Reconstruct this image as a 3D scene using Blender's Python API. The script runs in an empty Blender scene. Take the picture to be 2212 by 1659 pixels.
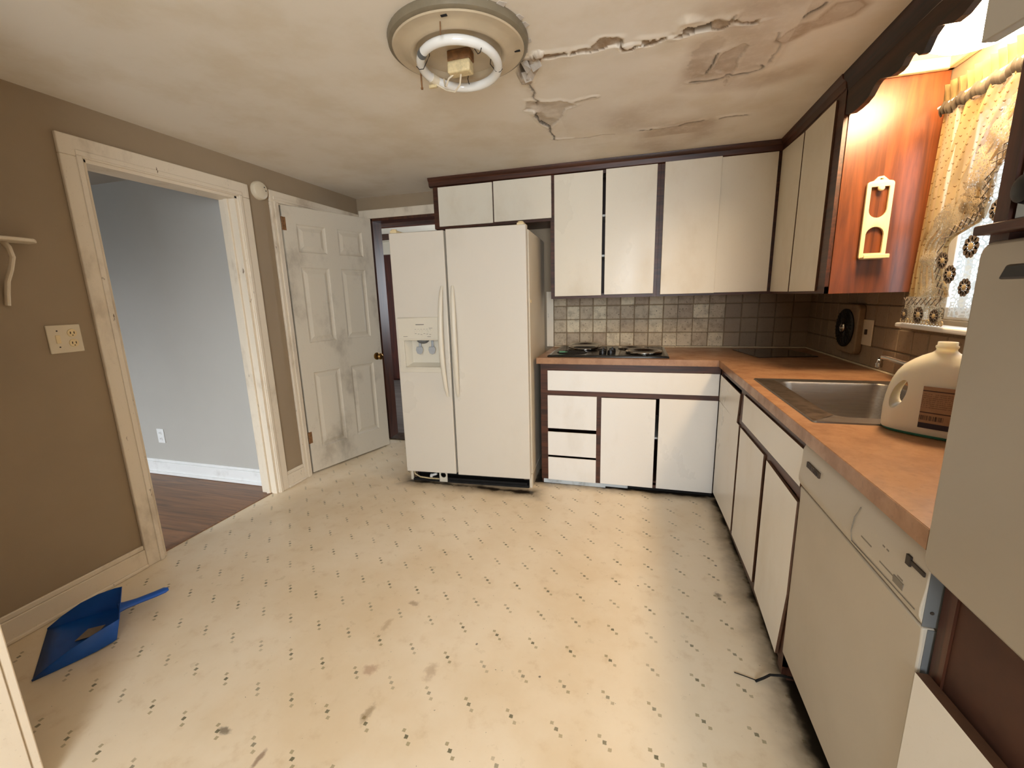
import bpy, bmesh, math, random
import numpy as np
from mathutils import Vector, Matrix, noise
random.seed(7)
S = bpy.context.scene
COL = S.collection
PI = math.pi

# ------------------------------------------------------------------ camera
CAM = Vector((-0.5023, -2.8416, 1.3272))
RT = Vector((0.96173824, 0.27274602, -0.02586813))
UP_ = Vector((-0.02996849, 0.19858372, 0.97962564))
FW = Vector((-0.27232599, 0.94136821, -0.19915934))
cam = bpy.data.cameras.new('camera')
cam.sensor_fit = 'HORIZONTAL'; cam.sensor_width = 36.0
cam.lens = 926.14 / 2212 * 36.0
cam.clip_start = 0.02
co = bpy.data.objects.new('camera', cam); COL.objects.link(co)
m = Matrix((RT, UP_, -FW)).transposed().to_4x4(); m.translation = CAM
co.matrix_world = m
S.camera = co
S.view_settings.view_transform = 'Standard'
S.view_settings.look = 'None'
S.view_settings.gamma = 1.0
S.view_settings.use_curve_mapping = False
S.view_settings.exposure = 0.42

# ------------------------------------------------------------------ light
W = bpy.data.worlds.new('overcast_sky'); S.world = W; W.use_nodes = True
W.node_tree.nodes['Background'].inputs[0].default_value = (0.80, 0.90, 1.0, 1)
W.node_tree.nodes['Background'].inputs[1].default_value = 3.4

def area_light(name, loc, target, sx, sy, power, color, spread=180):
    l = bpy.data.lights.new(name, 'AREA'); l.shape = 'RECTANGLE'
    l.size = sx; l.size_y = sy; l.energy = power; l.color = color
    l.spread = math.radians(spread)
    o = bpy.data.objects.new(name, l); COL.objects.link(o)
    o.location = loc
    d = Vector(target) - Vector(loc)
    o.rotation_euler = d.to_track_quat('-Z', 'Y').to_euler()
    return o
# daylight through the dining end's window (behind the photographer) and the adjoining room's window; the back room's lamp is an added fill
area_light('daylight_dining_window', (0.0, -4.97, 1.42), (-0.60, 0.0, 0.90), 1.25, 1.2, 80, (0.87, 0.935, 1.0))
area_light('daylight_adjoining_window', (-4.3, -4.12, 1.15), (-4.0, -0.5, -0.75), 1.3, 1.0, 17, (0.90, 0.95, 1.0), 76)
area_light('back_room_fill', (-1.75, 2.6, 1.5), (-4.3, 3.2, 1.0), 1.0, 1.0, 34, (0.9, 0.95, 1.0))
LAMP_EMIT = 72.0
LAMP_COLOR = (1.0, 0.72, 0.42)

# ------------------------------------------------------------------ helpers: mesh
def box(bm, x0, x1, y0, y1, z0, z1):
    v = [bm.verts.new(p) for p in ((x0,y0,z0),(x1,y0,z0),(x1,y1,z0),(x0,y1,z0),(x0,y0,z1),(x1,y0,z1),(x1,y1,z1),(x0,y1,z1))]
    for f in ((3,2,1,0),(4,5,6,7),(0,1,5,4),(1,2,6,5),(2,3,7,6),(3,0,4,7)):
        bm.faces.new([v[i] for i in f])
    return v
def ring(bm, pts): return [bm.verts.new(p) for p in pts]
def bridge(bm, a, b, closed=True):
    n = len(a)
    for i in range(n if closed else n-1):
        j = (i+1) % n
        bm.faces.new((a[i], a[j], b[j], b[i]))
def frame_axes(d):
    d = Vector(d).normalized()
    a = Vector((0,0,1)) if abs(d.z) < .9 else Vector((1,0,0))
    u = d.cross(a).normalized(); w = u.cross(d).normalized()
    return u, w
def tube(bm, pts, r, n=10, flat=1.0, cap=True, radii=None, up=None):
    pts = [Vector(p) for p in pts]; rings = []
    for i, p in enumerate(pts):
        d = (pts[min(i+1, len(pts)-1)] - pts[max(i-1, 0)]).normalized()
        if up is not None:
            u = d.cross(Vector(up)).normalized(); w = u.cross(d).normalized()
        else: u, w = frame_axes(d)
        rr = radii[i] if radii else r
        rings.append(ring(bm, [p + u*math.cos(2*PI*k/n)*rr + w*math.sin(2*PI*k/n)*rr*flat for k in range(n)]))
    for a, b in zip(rings, rings[1:]): bridge(bm, a, b)
    if cap:
        bm.faces.new(rings[0][::-1]); bm.faces.new(rings[-1])
def lathe(bm, prof, c=(0,0,0), n=40, axis='z', caps=True):
    c = Vector(c); rings = []
    for r, h in prof:
        pts = []
        for k in range(n):
            a = 2*PI*k/n; x, y = r*math.cos(a), r*math.sin(a)
            p = {'z': Vector((x,y,h)), 'x': Vector((h,x,y)), 'y': Vector((x,h,y))}[axis]
            pts.append(c+p)
        rings.append(ring(bm, pts))
    for a, b in zip(rings, rings[1:]): bridge(bm, a, b)
    if caps:
        bm.faces.new(rings[0][::-1]); bm.faces.new(rings[-1])
def torus(bm, c, R, r, n=40, k=10, axis='z', sz=1.0):
    c = Vector(c); rings = []
    for i in range(n):
        a = 2*PI*i/n; pts = []
        for j in range(k):
            b = 2*PI*j/k; q = R + r*math.cos(b); h = r*math.sin(b)*sz
            x, y = q*math.cos(a), q*math.sin(a)
            pts.append(c + {'z': Vector((x,y,h)), 'x': Vector((h,x,y)), 'y': Vector((x,h,y))}[axis])
        rings.append(ring(bm, pts))
    for i in range(n): bridge(bm, rings[i], rings[(i+1) % n])
def prism(bm, poly, ax, t0, t1):
    """poly in the two other axes (in xyz order), extruded along ax"""
    def P(a, b, t):
        return {'x': (t,a,b), 'y': (a,t,b), 'z': (a,b,t)}[ax]
    A = ring(bm, [P(a,b,t0) for a,b in poly]); B = ring(bm, [P(a,b,t1) for a,b in poly])
    bridge(bm, A, B); bm.faces.new(A[::-1]); bm.faces.new(B)
def wall_grid(bm, ax, t0, t1, u0, u1, z0, z1, holes=()):
    """slab normal to ax ('x' or 'y'), cut by rectangular holes (ua,ub,za,zb)"""
    us = sorted({u0, u1, *[h[0] for h in holes], *[h[1] for h in holes]})
    for ua, ub in zip(us, us[1:]):
        hs = sorted([(h[2], h[3]) for h in holes if h[0] <= ua + 1e-6 and h[1] >= ub - 1e-6])
        z = z0; segs = []
        for a, b in hs:
            if a > z + 1e-6: segs.append((z, a))
            z = b
        if z < z1 - 1e-6: segs.append((z, z1))
        for a, b in segs:
            if ax == 'x': box(bm, t0, t1, ua, ub, a, b)
            else: box(bm, ua, ub, t0, t1, a, b)
def plate2d(outer, holes, depth, bev=0.0):
    """flat outline with holes, as a bmesh in the local XY plane, thickness along z"""
    cu = bpy.data.curves.new('tmp', 'CURVE'); cu.dimensions = '2D'; cu.fill_mode = 'BOTH'
    cu.extrude = depth/2; cu.bevel_depth = bev; cu.bevel_resolution = 1
    for pts in [outer] + list(holes):
        s = cu.splines.new('POLY'); s.points.add(len(pts)-1); s.use_cyclic_u = True
        for p, q in zip(s.points, pts): p.co = (q[0], q[1], 0, 1)
    o = bpy.data.objects.new('tmp', cu); COL.objects.link(o)
    dg = bpy.context.evaluated_depsgraph_get()
    me = bpy.data.meshes.new_from_object(o.evaluated_get(dg))
    bm = bmesh.new(); bm.from_mesh(me)
    bpy.data.objects.remove(o); bpy.data.curves.remove(cu); bpy.data.meshes.remove(me)
    bmesh.ops.remove_doubles(bm, verts=bm.verts, dist=1e-6)
    return bm
def BM(*boxes):
    bm = bmesh.new()
    for b in boxes: box(bm, *b)
    return bm
def FB(ax, boxes):
    """face-frame members, each a hair further back than the one before so that no faces coincide"""
    bm = bmesh.new()
    for i, b in enumerate(boxes):
        b = list(b); b['xyz'.index(ax)*2] += i*.0004
        box(bm, *b)
    return bm
def rootloc(p):
    v = Vector((0,0,0))
    while p is not None:
        v += Vector(p.location); p = p.parent
    return v
def obj(name, bm, mat, parent=None, bevel=0.0, smooth=False, local=False, seg=2, normals=True, sub=0):
    if normals: bmesh.ops.recalc_face_normals(bm, faces=bm.faces)
    if parent is not None and not local:
        off = rootloc(parent)
        bmesh.ops.translate(bm, verts=bm.verts, vec=-off)
    me = bpy.data.meshes.new(name); bm.to_mesh(me); bm.free()
    if mat: me.materials.append(mat)
    if smooth or bevel:
        me.shade_smooth(); me.set_sharp_from_angle(angle=math.radians(38))
    o = bpy.data.objects.new(name, me); COL.objects.link(o)
    if parent is not None: o.parent = parent
    if bevel:
        md = o.modifiers.new('edge', 'BEVEL'); md.width = bevel; md.segments = seg
        md.limit_method = 'ANGLE'; md.angle_limit = math.radians(40); md.harden_normals = False
    if sub:
        md = o.modifiers.new('smooth', 'SUBSURF'); md.levels = sub; md.render_levels = sub
    return o
def tag(o, label=None, cat=None, group=None, kind=None):
    if label: o['label'] = label
    if cat: o['category'] = cat
    if group: o['group'] = group
    if kind: o['kind'] = kind
    return o
def thing(name, label, cat, loc, rotz=0.0, group=None, kind=None):
    o = bpy.data.objects.new(name, None); COL.objects.link(o)
    o.location = loc; o.rotation_euler = (0, 0, rotz); o.empty_display_size = .05
    return tag(o, label, cat, group, kind)
def struct(name, bm, mat, **k):
    return tag(obj(name, bm, mat, **k), kind='structure')

# ------------------------------------------------------------------ helpers: materials
def srgb(r, g, b):
    f = lambda c: (c/255/12.92) if c/255 <= .04045 else ((c/255+.055)/1.055)**2.4
    return (f(r), f(g), f(b), 1.0)
class NT:
    def __init__(self, name):
        self.m = bpy.data.materials.new(name); self.m.use_nodes = True
        self.t = self.m.node_tree; self.b = self.t.nodes['Principled BSDF']
    def n(self, typ, **kw):
        x = self.t.nodes.new(typ)
        for k, v in kw.items(): setattr(x, k, v)
        return x
    def put(self, sock, v):
        if hasattr(v, 'is_output') or hasattr(v, 'links'): self.t.links.new(v, sock)
        else: sock.default_value = v
    def math(self, op, a, b=0.0, c=None, clamp=False):
        x = self.n('ShaderNodeMath', operation=op, use_clamp=clamp)
        self.put(x.inputs[0], a); self.put(x.inputs[1], b)
        if c is not None: self.put(x.inputs[2], c)
        return x.outputs[0]
    def mix(self, f, a, b, mode='MIX'):
        x = self.n('ShaderNodeMix', data_type='RGBA', blend_type=mode)
        self.put(x.inputs[0], f); self.put(x.inputs[6], a); self.put(x.inputs[7], b)
        return x.outputs[2]
    def ramp(self, v, lo, hi, a=0.0, b=1.0):
        x = self.n('ShaderNodeMapRange', interpolation_type='SMOOTHSTEP')
        self.put(x.inputs[0], v); self.put(x.inputs[1], lo); self.put(x.inputs[2], hi)
        self.put(x.inputs[3], a); self.put(x.inputs[4], b)
        return x.outputs[0]
    def pos(self, scale=(1,1,1), kind='Object', rot=(0,0,0), loc=(0,0,0)):
        tc = self.n('ShaderNodeTexCoord'); mp = self.n('ShaderNodeMapping')
        mp.inputs['Scale'].default_value = scale; mp.inputs['Rotation'].default_value = rot; mp.inputs['Location'].default_value = loc
        if kind == 'World':
            g = self.n('ShaderNodeNewGeometry'); self.t.links.new(g.outputs['Position'], mp.inputs[0])
        else: self.t.links.new(tc.outputs[kind], mp.inputs[0])
        return mp.outputs[0]
    def noise(self, vec, scale=5.0, detail=4.0, rough=.55, dist=0.0):
        x = self.n('ShaderNodeTexNoise'); self.put(x.inputs['Vector'], vec)
        x.inputs['Scale'].default_value = scale; x.inputs['Detail'].default_value = detail
        x.inputs['Roughness'].default_value = rough; x.inputs['Distortion'].default_value = dist
        return x.outputs[0]
    def bump(self, h, strength=.2, dist=.005):
        x = self.n('ShaderNodeBump'); x.inputs['Strength'].default_value = strength; x.inputs['Distance'].default_value = dist
        self.put(x.inputs['Height'], h); self.t.links.new(x.outputs[0], self.b.inputs['Normal'])
    def set(self, **k):
        for a, v in k.items(): self.put(self.b.inputs[a.replace('_', ' ')], v)
        return self
def plain(name, col, rough=.5, var=0.0, vscale=8.0, bumpamt=0.0, bscale=60.0, metallic=0.0, **k):
    q = NT(name); c = srgb(*col)
    if var > 0:
        d = tuple(x*(1-var) for x in c[:3]) + (1,)
        q.set(Base_Color=q.mix(q.ramp(q.noise(q.pos(kind='World'), vscale), .35, .7), c, d))
    else: q.set(Base_Color=c)
    q.set(Roughness=rough, Metallic=metallic)
    if bumpamt: q.bump(q.noise(q.pos(kind='World'), bscale, 3), bumpamt, .002)
    for a, v in k.items(): q.set(**{a: v})
    return q.m
def worn(name, col, dirt, amt=.5, scale=(3,3,3), lo=.5, hi=.75, rough=.45, chip=None, spec=.5):
    """painted or laminated surface with smudges of dirt"""
    q = NT(name)
    n1 = q.noise(q.pos(scale, 'World'), 1.0, 6, .6)
    f = q.math('MULTIPLY', q.ramp(n1, lo, hi), amt)
    base = q.mix(f, srgb(*col), srgb(*dirt))
    n3 = q.noise(q.pos((1,1,1), 'World'), 140, 2)
    base = q.mix(q.math('MULTIPLY', q.ramp(n3, .66, .74), amt*.5), base, srgb(*dirt))
    if chip:
        n2 = q.noise(q.pos((30, 30, 9), 'World'), 1.0, 5, .65)
        base = q.mix(q.ramp(n2, .66, .72), base, srgb(*chip))
    q.set(Base_Color=base, Roughness=q.ramp(n1, .3, .7, rough-.08, rough+.12), Specular_IOR_Level=spec)
    q.bump(q.noise(q.pos((1,1,1), 'World'), 90, 3), .06, .002)
    return q.m
def wood(name, a, b, axis='z', scale=1.0, rough=.45, knots=False, dist=2.0):
    q = NT(name)
    s = {'z': (14, 14, .9), 'x': (.9, 14, 14), 'y': (14, .9, 14)}[axis]
    v = q.pos(tuple(k*scale for k in s), 'World')
    n1 = q.noise(v, 1.3, 6, .6, dist); n2 = q.noise(v, 7.0, 4, .6)
    f = q.math('ADD', q.math('MULTIPLY', n1, .8), q.math('MULTIPLY', n2, .3))
    c = q.mix(q.ramp(f, .35, .75), srgb(*a), srgb(*b))
    q.set(Base_Color=c, Roughness=rough)
    q.bump(n2, .08, .002)
    return q.m

M = {}
M['wall'] = plain('tan_wall_paint', (160, 140, 114), .65, .07, 2.5, .12, 220)
M['wall_grey'] = plain('grey_wall_paint', (188, 184, 176), .6, .04, 2.0, .08, 200)
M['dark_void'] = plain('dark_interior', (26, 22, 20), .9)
M['trim'] = worn('old_white_trim_paint', (232, 218, 196), (150, 128, 98), .45, (5, 5, 3), .52, .74, .42, (112, 90, 66))
M['trim_white'] = worn('white_trim_paint', (236, 236, 234), (150, 140, 128), .25, (6, 6, 6), .55, .75, .4)
M['door'] = worn('dirty_white_door_paint', (216, 206, 188), (128, 114, 94), .6, (3.2, 3.2, 2.2), .5, .74, .45)
M['laminate'] = worn('white_laminate', (243, 240, 234), (206, 194, 172), .3, (3, 3, 1.6), .52, .8, .33)
M['laminate_up'] = worn('yellowed_white_laminate', (238, 230, 212), (196, 176, 142), .4, (2.4, 2.4, 1.5), .48, .8, .35)
M['dark_wood_x'] = wood('dark_stained_wood_along_x', (88, 48, 30), (46, 24, 16), 'x', 1, .42)
M['dark_wood_y'] = wood('dark_stained_wood_along_y', (88, 48, 30), (46, 24, 16), 'y', 1, .42)
M['valance_wood'] = wood('blackened_wood', (62, 34, 22), (22, 15, 12), 'y', .7, .5)
M['dark_wood'] = wood('dark_stained_wood', (94, 52, 32), (48, 25, 16), 'z', 1, .42)
M['red_wood'] = wood('reddish_brown_veneer', (126, 68, 34), (82, 42, 20), 'z', .55, .30, dist=3.5); M['red_wood'].node_tree.nodes['Principled BSDF'].inputs['Specular IOR Level'].default_value = .5
M['knotty'] = wood('knotty_pine_panel', (92, 40, 24), (52, 22, 14), 'z', .8, .5)
M['plank_floor'] = wood('dark_plank_floor', (154, 112, 80), (106, 82, 64), 'x', .8, .45)
M['grey_floor'] = wood('worn_grey_floor', (118, 112, 106), (74, 68, 64), 'x', .8, .35)
M['fridge'] = worn('white_appliance_enamel', (222, 214, 200), (196, 186, 166), .3, (2, 2, 1.4), .55, .8, .34)
M['fridge_side'] = worn('cream_appliance_enamel', (226, 214, 192), (176, 156, 124), .4, (2, 2, 1.4), .5, .8, .4)
M['fridge_plastic'] = plain('white_moulded_plastic', (226, 218, 200), .38, .05, 6)
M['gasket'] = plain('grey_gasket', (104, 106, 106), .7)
M['black'] = plain('black_plastic', (16, 15, 15), .4)
M['soot'] = plain('black_grime', (24, 21, 19), .85, .5, 20, .4, 90)
M['chrome'] = plain('chrome', (205, 200, 192), .16, .1, 12, metallic=1.0)
M['brass'] = plain('tarnished_brass', (150, 116, 66), .3, .3, 40, metallic=1.0)
M['rust'] = plain('rusty_metal', (140, 98, 58), .7, .4, 60)
M['dw'] = worn('off_white_appliance_enamel', (192, 183, 168), (150, 148, 126), .25, (3, 3, 3), .55, .8, .36)
M['oven_white'] = plain('almond_oven_enamel', (170, 160, 144), .32, .03, 4)
M['cream_plastic'] = plain('cream_plastic', (236, 214, 168), .42, .05, 10)
M['plate_white'] = plain('white_wall_plate', (226, 212, 186), .4, .05, 10)
M['slot'] = plain('dark_slot', (50, 40, 32), .6)
M['print_grey'] = plain('grey_print', (132, 124, 112), .6)
M['blue'] = plain('blue_plastic', (10, 84, 176), .42, .12, 12)
M['paper'] = plain('brown_paper', (140, 126, 112), .8, .1, 30)
M['black_glass'] = plain('black_enamel', (18, 17, 18), .14, .25, 12, .03, 50)
M['green'] = plain('green_ceramic', (96, 150, 112), .5)
M['glass_board'] = plain('dark_glass', (62, 50, 40), .12, .1, 10, Coat_Weight=.4)
M['pan'] = plain('beige_enamel', (204, 186, 156), .35, .12, 9)
M['pan_rim'] = plain('shaded_rim', (128, 116, 94), .45, .2, 14)  # darker than the pan: the rim's shade is put into its colour
M['fan_case'] = plain('brown_fan_case', (146, 124, 96), .35, .2, 20)
M['door_edge'] = plain('brown_board_edge', (96, 66, 46), .6, .2, 30)
M['tube'] = plain('white_lamp_tube', (238, 236, 230), .12, .03, 10, Coat_Weight=.5)
M['porcelain'] = plain('cream_ceramic', (226, 204, 156), .55, .2, 90)
M['steel_dirty'] = plain('stained_steel', (120, 106, 94), .42, .5, 26, metallic=.85)
M['board'] = plain('raw_hardboard', (84, 50, 34), .7, .3, 8)
M['caulk'] = plain('white_caulk', (222, 206, 176), .6, .15, 30)
M['kick'] = worn('pale_blue_kick_strip', (206, 214, 218), (120, 112, 100), .5, (9, 9, 9), .5, .7, .5)
M['plaster'] = plain('torn_paint', (206, 196, 184), .8, .15, 40)

def mk_steel():
    q = NT('brushed_stainless_steel')
    v = q.pos((4, 160, 160), 'World'); n = q.noise(v, 1.0, 3)
    q.set(Base_Color=q.mix(n, srgb(176, 170, 164), srgb(132, 126, 122)), Metallic=.95, Roughness=q.ramp(n, .3, .7, .30, .42))
    return q.m
M['steel'] = mk_steel()

def mk_counter():
    q = NT('mottled_brown_laminate')
    n1 = q.noise(q.pos((1,1,1), 'World'), 9, 6, .65); n2 = q.noise(q.pos((1,1,1), 'World'), 70, 3)
    c = q.mix(q.ramp(n1, .35, .7), srgb(176, 134, 100), srgb(150, 108, 76))
    c = q.mix(q.math('MULTIPLY', q.ramp(n2, .55, .75), .4), c, srgb(120, 84, 64))
    q.set(Base_Color=c, Roughness=q.ramp(n1, .3, .7, .3, .42))
    return q.m
M['counter'] = mk_counter()

def mk_tile(ca, cb, pit, nm):
    q = NT(nm)
    oi = q.n('ShaderNodeObjectInfo'); r = oi.outputs['Random']
    p = q.pos((1,1,1), 'World')
    n1 = q.noise(p, 22, 5, .6); n2 = q.noise(p, 85, 4, .6)
    c = q.mix(r, srgb(*ca), srgb(*cb))
    c = q.mix(q.math('MULTIPLY', q.ramp(n1, .4, .75), .65*pit), c, srgb(128, 110, 88))
    pits = q.ramp(n2, .60, .66)
    c = q.mix(q.math('MULTIPLY', pits, pit), c, srgb(78, 62, 46))
    q.set(Base_Color=c, Roughness=.6)
    q.bump(q.math('MULTIPLY', pits, -1.0), .35, .002)
    return q.m
M['tile'] = mk_tile((222, 208, 178), (168, 148, 124), .9, 'tumbled_travertine')
M['tile_faint'] = mk_tile((160, 140, 116), (146, 126, 104), .3, 'faint_brown_tile')
M['grout'] = plain('tan_grout', (148, 126, 98), .85, .2, 60)

def mk_floor():
    q = NT('printed_sheet_linoleum')
    p = q.pos((1,1,1), 'World'); sx = q.n('ShaderNodeSeparateXYZ'); q.put(sx.inputs[0], p)
    X, Y = sx.outputs[0], sx.outputs[1]
    Y2 = q.math('ADD', Y, q.math('MULTIPLY', q.math('ADD', X, .702), .03))
    def cell(v, off, per):
        u = q.math('DIVIDE', q.math('ADD', v, off), per)
        return q.math('MULTIPLY', q.math('SUBTRACT', q.math('FRACT', q.math('ADD', u, 100.5)), .5), per)
    fx, fy = cell(X, .702, .1483), cell(Y2, 1.602, .1543)
    wob = q.noise(p, 160, 2)
    def sq(cx, cy, h):
        d = q.math('MAXIMUM', q.math('ABSOLUTE', q.math('SUBTRACT', fx, cx)), q.math('ABSOLUTE', q.math('SUBTRACT', fy, cy)))
        d = q.math('ADD', d, q.math('MULTIPLY', q.math('SUBTRACT', wob, .5), .004))
        return q.ramp(d, h, h-.0014)
    n1 = q.noise(p, 1.7, 6, .6); n2 = q.noise(p, 12, 5, .65); n3 = q.noise(p, 45, 4, .6)
    c = q.mix(q.ramp(n1, .35, .7), srgb(240, 225, 200), srgb(228, 208, 176))
    c = q.mix(q.math('MULTIPLY', q.ramp(n2, .52, .78), .35), c, srgb(196, 166, 122))
    fade = q.ramp(q.noise(p, 6, 3), .3, .6, .55, 1.0)
    c = q.mix(q.math('MULTIPLY', sq(0, 0, .0066), q.math('MULTIPLY', fade, .95)), c, srgb(112, 108, 84))
    side = q.math('MAXIMUM', sq(-.0165, .0165, .0062), sq(.0165, -.0175, .0062))
    c = q.mix(q.math('MULTIPLY', side, q.math('MULTIPLY', fade, .8)), c, srgb(160, 146, 110))
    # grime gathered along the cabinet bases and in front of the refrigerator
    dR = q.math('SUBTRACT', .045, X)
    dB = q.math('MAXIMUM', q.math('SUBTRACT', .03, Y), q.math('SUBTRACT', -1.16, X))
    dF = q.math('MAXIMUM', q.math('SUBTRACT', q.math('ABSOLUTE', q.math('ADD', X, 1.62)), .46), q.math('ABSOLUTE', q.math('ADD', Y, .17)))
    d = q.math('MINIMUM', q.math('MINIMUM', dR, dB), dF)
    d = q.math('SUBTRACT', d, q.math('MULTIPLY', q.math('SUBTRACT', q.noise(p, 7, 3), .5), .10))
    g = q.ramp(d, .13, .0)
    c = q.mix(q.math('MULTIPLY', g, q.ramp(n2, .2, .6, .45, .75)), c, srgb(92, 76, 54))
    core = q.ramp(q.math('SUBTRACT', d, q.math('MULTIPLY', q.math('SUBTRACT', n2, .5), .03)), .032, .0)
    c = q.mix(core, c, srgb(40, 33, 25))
    # single spills and scuffs
    for (x, y, rx, ry, col, a) in ((-1.721,-2.025,.030,.017,(74,62,48),.9), (-1.541,-2.069,.012,.04,(104,58,34),.8), (-1.309,-1.86,.02,.05,(120,92,52),.7),
            (-1.40,-1.71,.035,.03,(150,96,62),.6), (-1.413,-1.355,.03,.022,(150,120,86),.8), (-.112,-.982,.02,.03,(84,66,44),.9), (-1.181,-1.661,.03,.05,(176,150,118),.7),
            (-1.462,-1.5,.02,.05,(176,146,104),.6), (-.792,-1.585,.006,.006,(40,30,24),1), (-1.061,-1.502,.006,.007,(60,44,30),1), (-.084,-.752,.008,.008,(40,30,24),1), (-.454,-.996,.006,.006,(40,30,24),1)):
        dx = q.math('DIVIDE', q.math('SUBTRACT', X, x), rx); dy = q.math('DIVIDE', q.math('SUBTRACT', Y, y), ry)
        rr = q.math('SQRT', q.math('ADD', q.math('MULTIPLY', dx, dx), q.math('MULTIPLY', dy, dy)))
        rr = q.math('ADD', rr, q.math('MULTIPLY', q.math('SUBTRACT', n3, .5), 1.6))
        c = q.mix(q.math('MULTIPLY', q.ramp(rr, 1.0, .25), a*.75), c, srgb(*col))
    specks = q.ramp(q.noise(p, 75, 2), .745, .765)
    c = q.mix(q.math('MULTIPLY', specks, .6), c, srgb(70, 54, 36))
    q.set(Base_Color=c, Roughness=q.ramp(n2, .3, .7, .27, .42), Specular_IOR_Level=.45)
    q.bump(q.math('ADD', q.noise(p, 5, 2), q.math('MULTIPLY', q.noise(p, 60, 2), .12)), .10, .02)
    return q.m
M['floor'] = mk_floor()

def mk_ceiling():
    q = NT('stained_ceiling_paint')
    p = q.pos((1,1,1), 'World')
    st = q.n('ShaderNodeAttribute', attribute_name='stain').outputs['Fac']
    ex = q.n('ShaderNodeAttribute', attribute_name='torn').outputs['Fac']
    bl = q.n('ShaderNodeAttribute', attribute_name='black').outputs['Fac']
    n1 = q.noise(p, 3, 5, .6); n2 = q.noise(p, 26, 4, .6)
    c = q.mix(q.ramp(n1, .4, .7), srgb(240, 231, 217), srgb(230, 218, 198))
    c = q.mix(q.math('MULTIPLY', st, q.ramp(n2, .2, .6, .6, 1.0)), c, srgb(152, 116, 74))
    c = q.mix(q.math('MULTIPLY', ex, q.ramp(n2, .3, .65, .7, 1.0)), c, srgb(146, 120, 92))
    c = q.mix(bl, c, srgb(20, 15, 12))
    q.set(Base_Color=c, Roughness=.7)
    q.bump(q.noise(p, 130, 3), .1, .002)
    return q.m
M['ceiling'] = mk_ceiling()

def mk_curtain():
    q = NT('dotted_sheer_fabric')
    uv = q.n('ShaderNodeUVMap', uv_map='UVMap').outputs[0]
    s = q.n('ShaderNodeSeparateXYZ'); q.put(s.inputs[0], uv)
    v = q.math('DIVIDE', s.outputs[1], .0215); row = q.math('FLOOR', v)
    u = q.math('ADD', q.math('DIVIDE', s.outputs[0], .0195), q.math('MULTIPLY', q.math('MODULO', row, 2.0), .5))
    fu = q.math('SUBTRACT', q.math('FRACT', u), .5); fv = q.math('SUBTRACT', q.math('FRACT', v), .5)
    # small heart-like tuft
    a = q.math('MULTIPLY', q.math('ABSOLUTE', fu), 1.0); b = q.math('SUBTRACT', fv, q.math('MULTIPLY', a, .9))
    dd = q.math('ADD', q.math('MULTIPLY', a, a), q.math('MULTIPLY', q.math('MULTIPLY', b, b), 3.4))
    dot = q.ramp(dd, .042, .022)
    weave = q.noise(q.pos((900, 900, 900), 'World'), 1, 2)
    col = q.mix(dot, srgb(180, 148, 98), srgb(112, 80, 42))
    dif = q.n('ShaderNodeBsdfDiffuse'); q.put(dif.inputs[0], col)
    tr = q.n('ShaderNodeBsdfTranslucent'); q.put(tr.inputs[0], col)
    tp = q.n('ShaderNodeBsdfTransparent')
    mx = q.n('ShaderNodeMixShader'); mx.inputs[0].default_value = .42
    q.t.links.new(dif.outputs[0], mx.inputs[1]); q.t.links.new(tr.outputs[0], mx.inputs[2])
    m2 = q.n('ShaderNodeMixShader'); q.put(m2.inputs[0], q.ramp(dot, 0, 1, .30, .06))
    q.t.links.new(mx.outputs[0], m2.inputs[1]); q.t.links.new(tp.outputs[0], m2.inputs[2])
    q.t.links.new(m2.outputs[0], q.t.nodes['Material Output'].inputs[0])
    return q.m
M['curtain'] = mk_curtain()
def mk_lace(name, col, hole, sc):
    q = NT(name)
    vo = q.n('ShaderNodeTexVoronoi', feature='DISTANCE_TO_EDGE'); q.put(vo.inputs['Vector'], q.pos((1,1,1), 'World')); vo.inputs['Scale'].default_value = sc
    open_ = q.ramp(vo.outputs['Distance'], .10, .16)
    dif = q.n('ShaderNodeBsdfDiffuse'); dif.inputs[0].default_value = srgb(*col)
    tr = q.n('ShaderNodeBsdfTranslucent'); tr.inputs[0].default_value = srgb(*col)
    tp = q.n('ShaderNodeBsdfTransparent')
    mx = q.n('ShaderNodeMixShader'); mx.inputs[0].default_value = .4
    q.t.links.new(dif.outputs[0], mx.inputs[1]); q.t.links.new(tr.outputs[0], mx.inputs[2])
    m2 = q.n('ShaderNodeMixShader'); q.put(m2.inputs[0], q.math('MULTIPLY', open_, hole))
    q.t.links.new(mx.outputs[0], m2.inputs[1]); q.t.links.new(tp.outputs[0], m2.inputs[2])
    q.t.links.new(m2.outputs[0], q.t.nodes['Material Output'].inputs[0])
    return q.m
M['lace'] = mk_lace('ecru_lace_net', (190, 172, 142), .75, 110)
M['lace_white'] = mk_lace('white_lace_net', (206, 204, 198), .6, 60)
M['heading'] = plain('ecru_heading', (96, 76, 40), .9, .15, 40)
M['pocket'] = plain('dark_gathered_cloth', (54, 44, 30), .9, .2, 40)
M['lace_dark'] = plain('grey_lace_thread', (120, 108, 98), .9, .2, 60)
M['lace_light'] = plain('pale_lace_thread', (190, 168, 128), .9)

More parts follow.
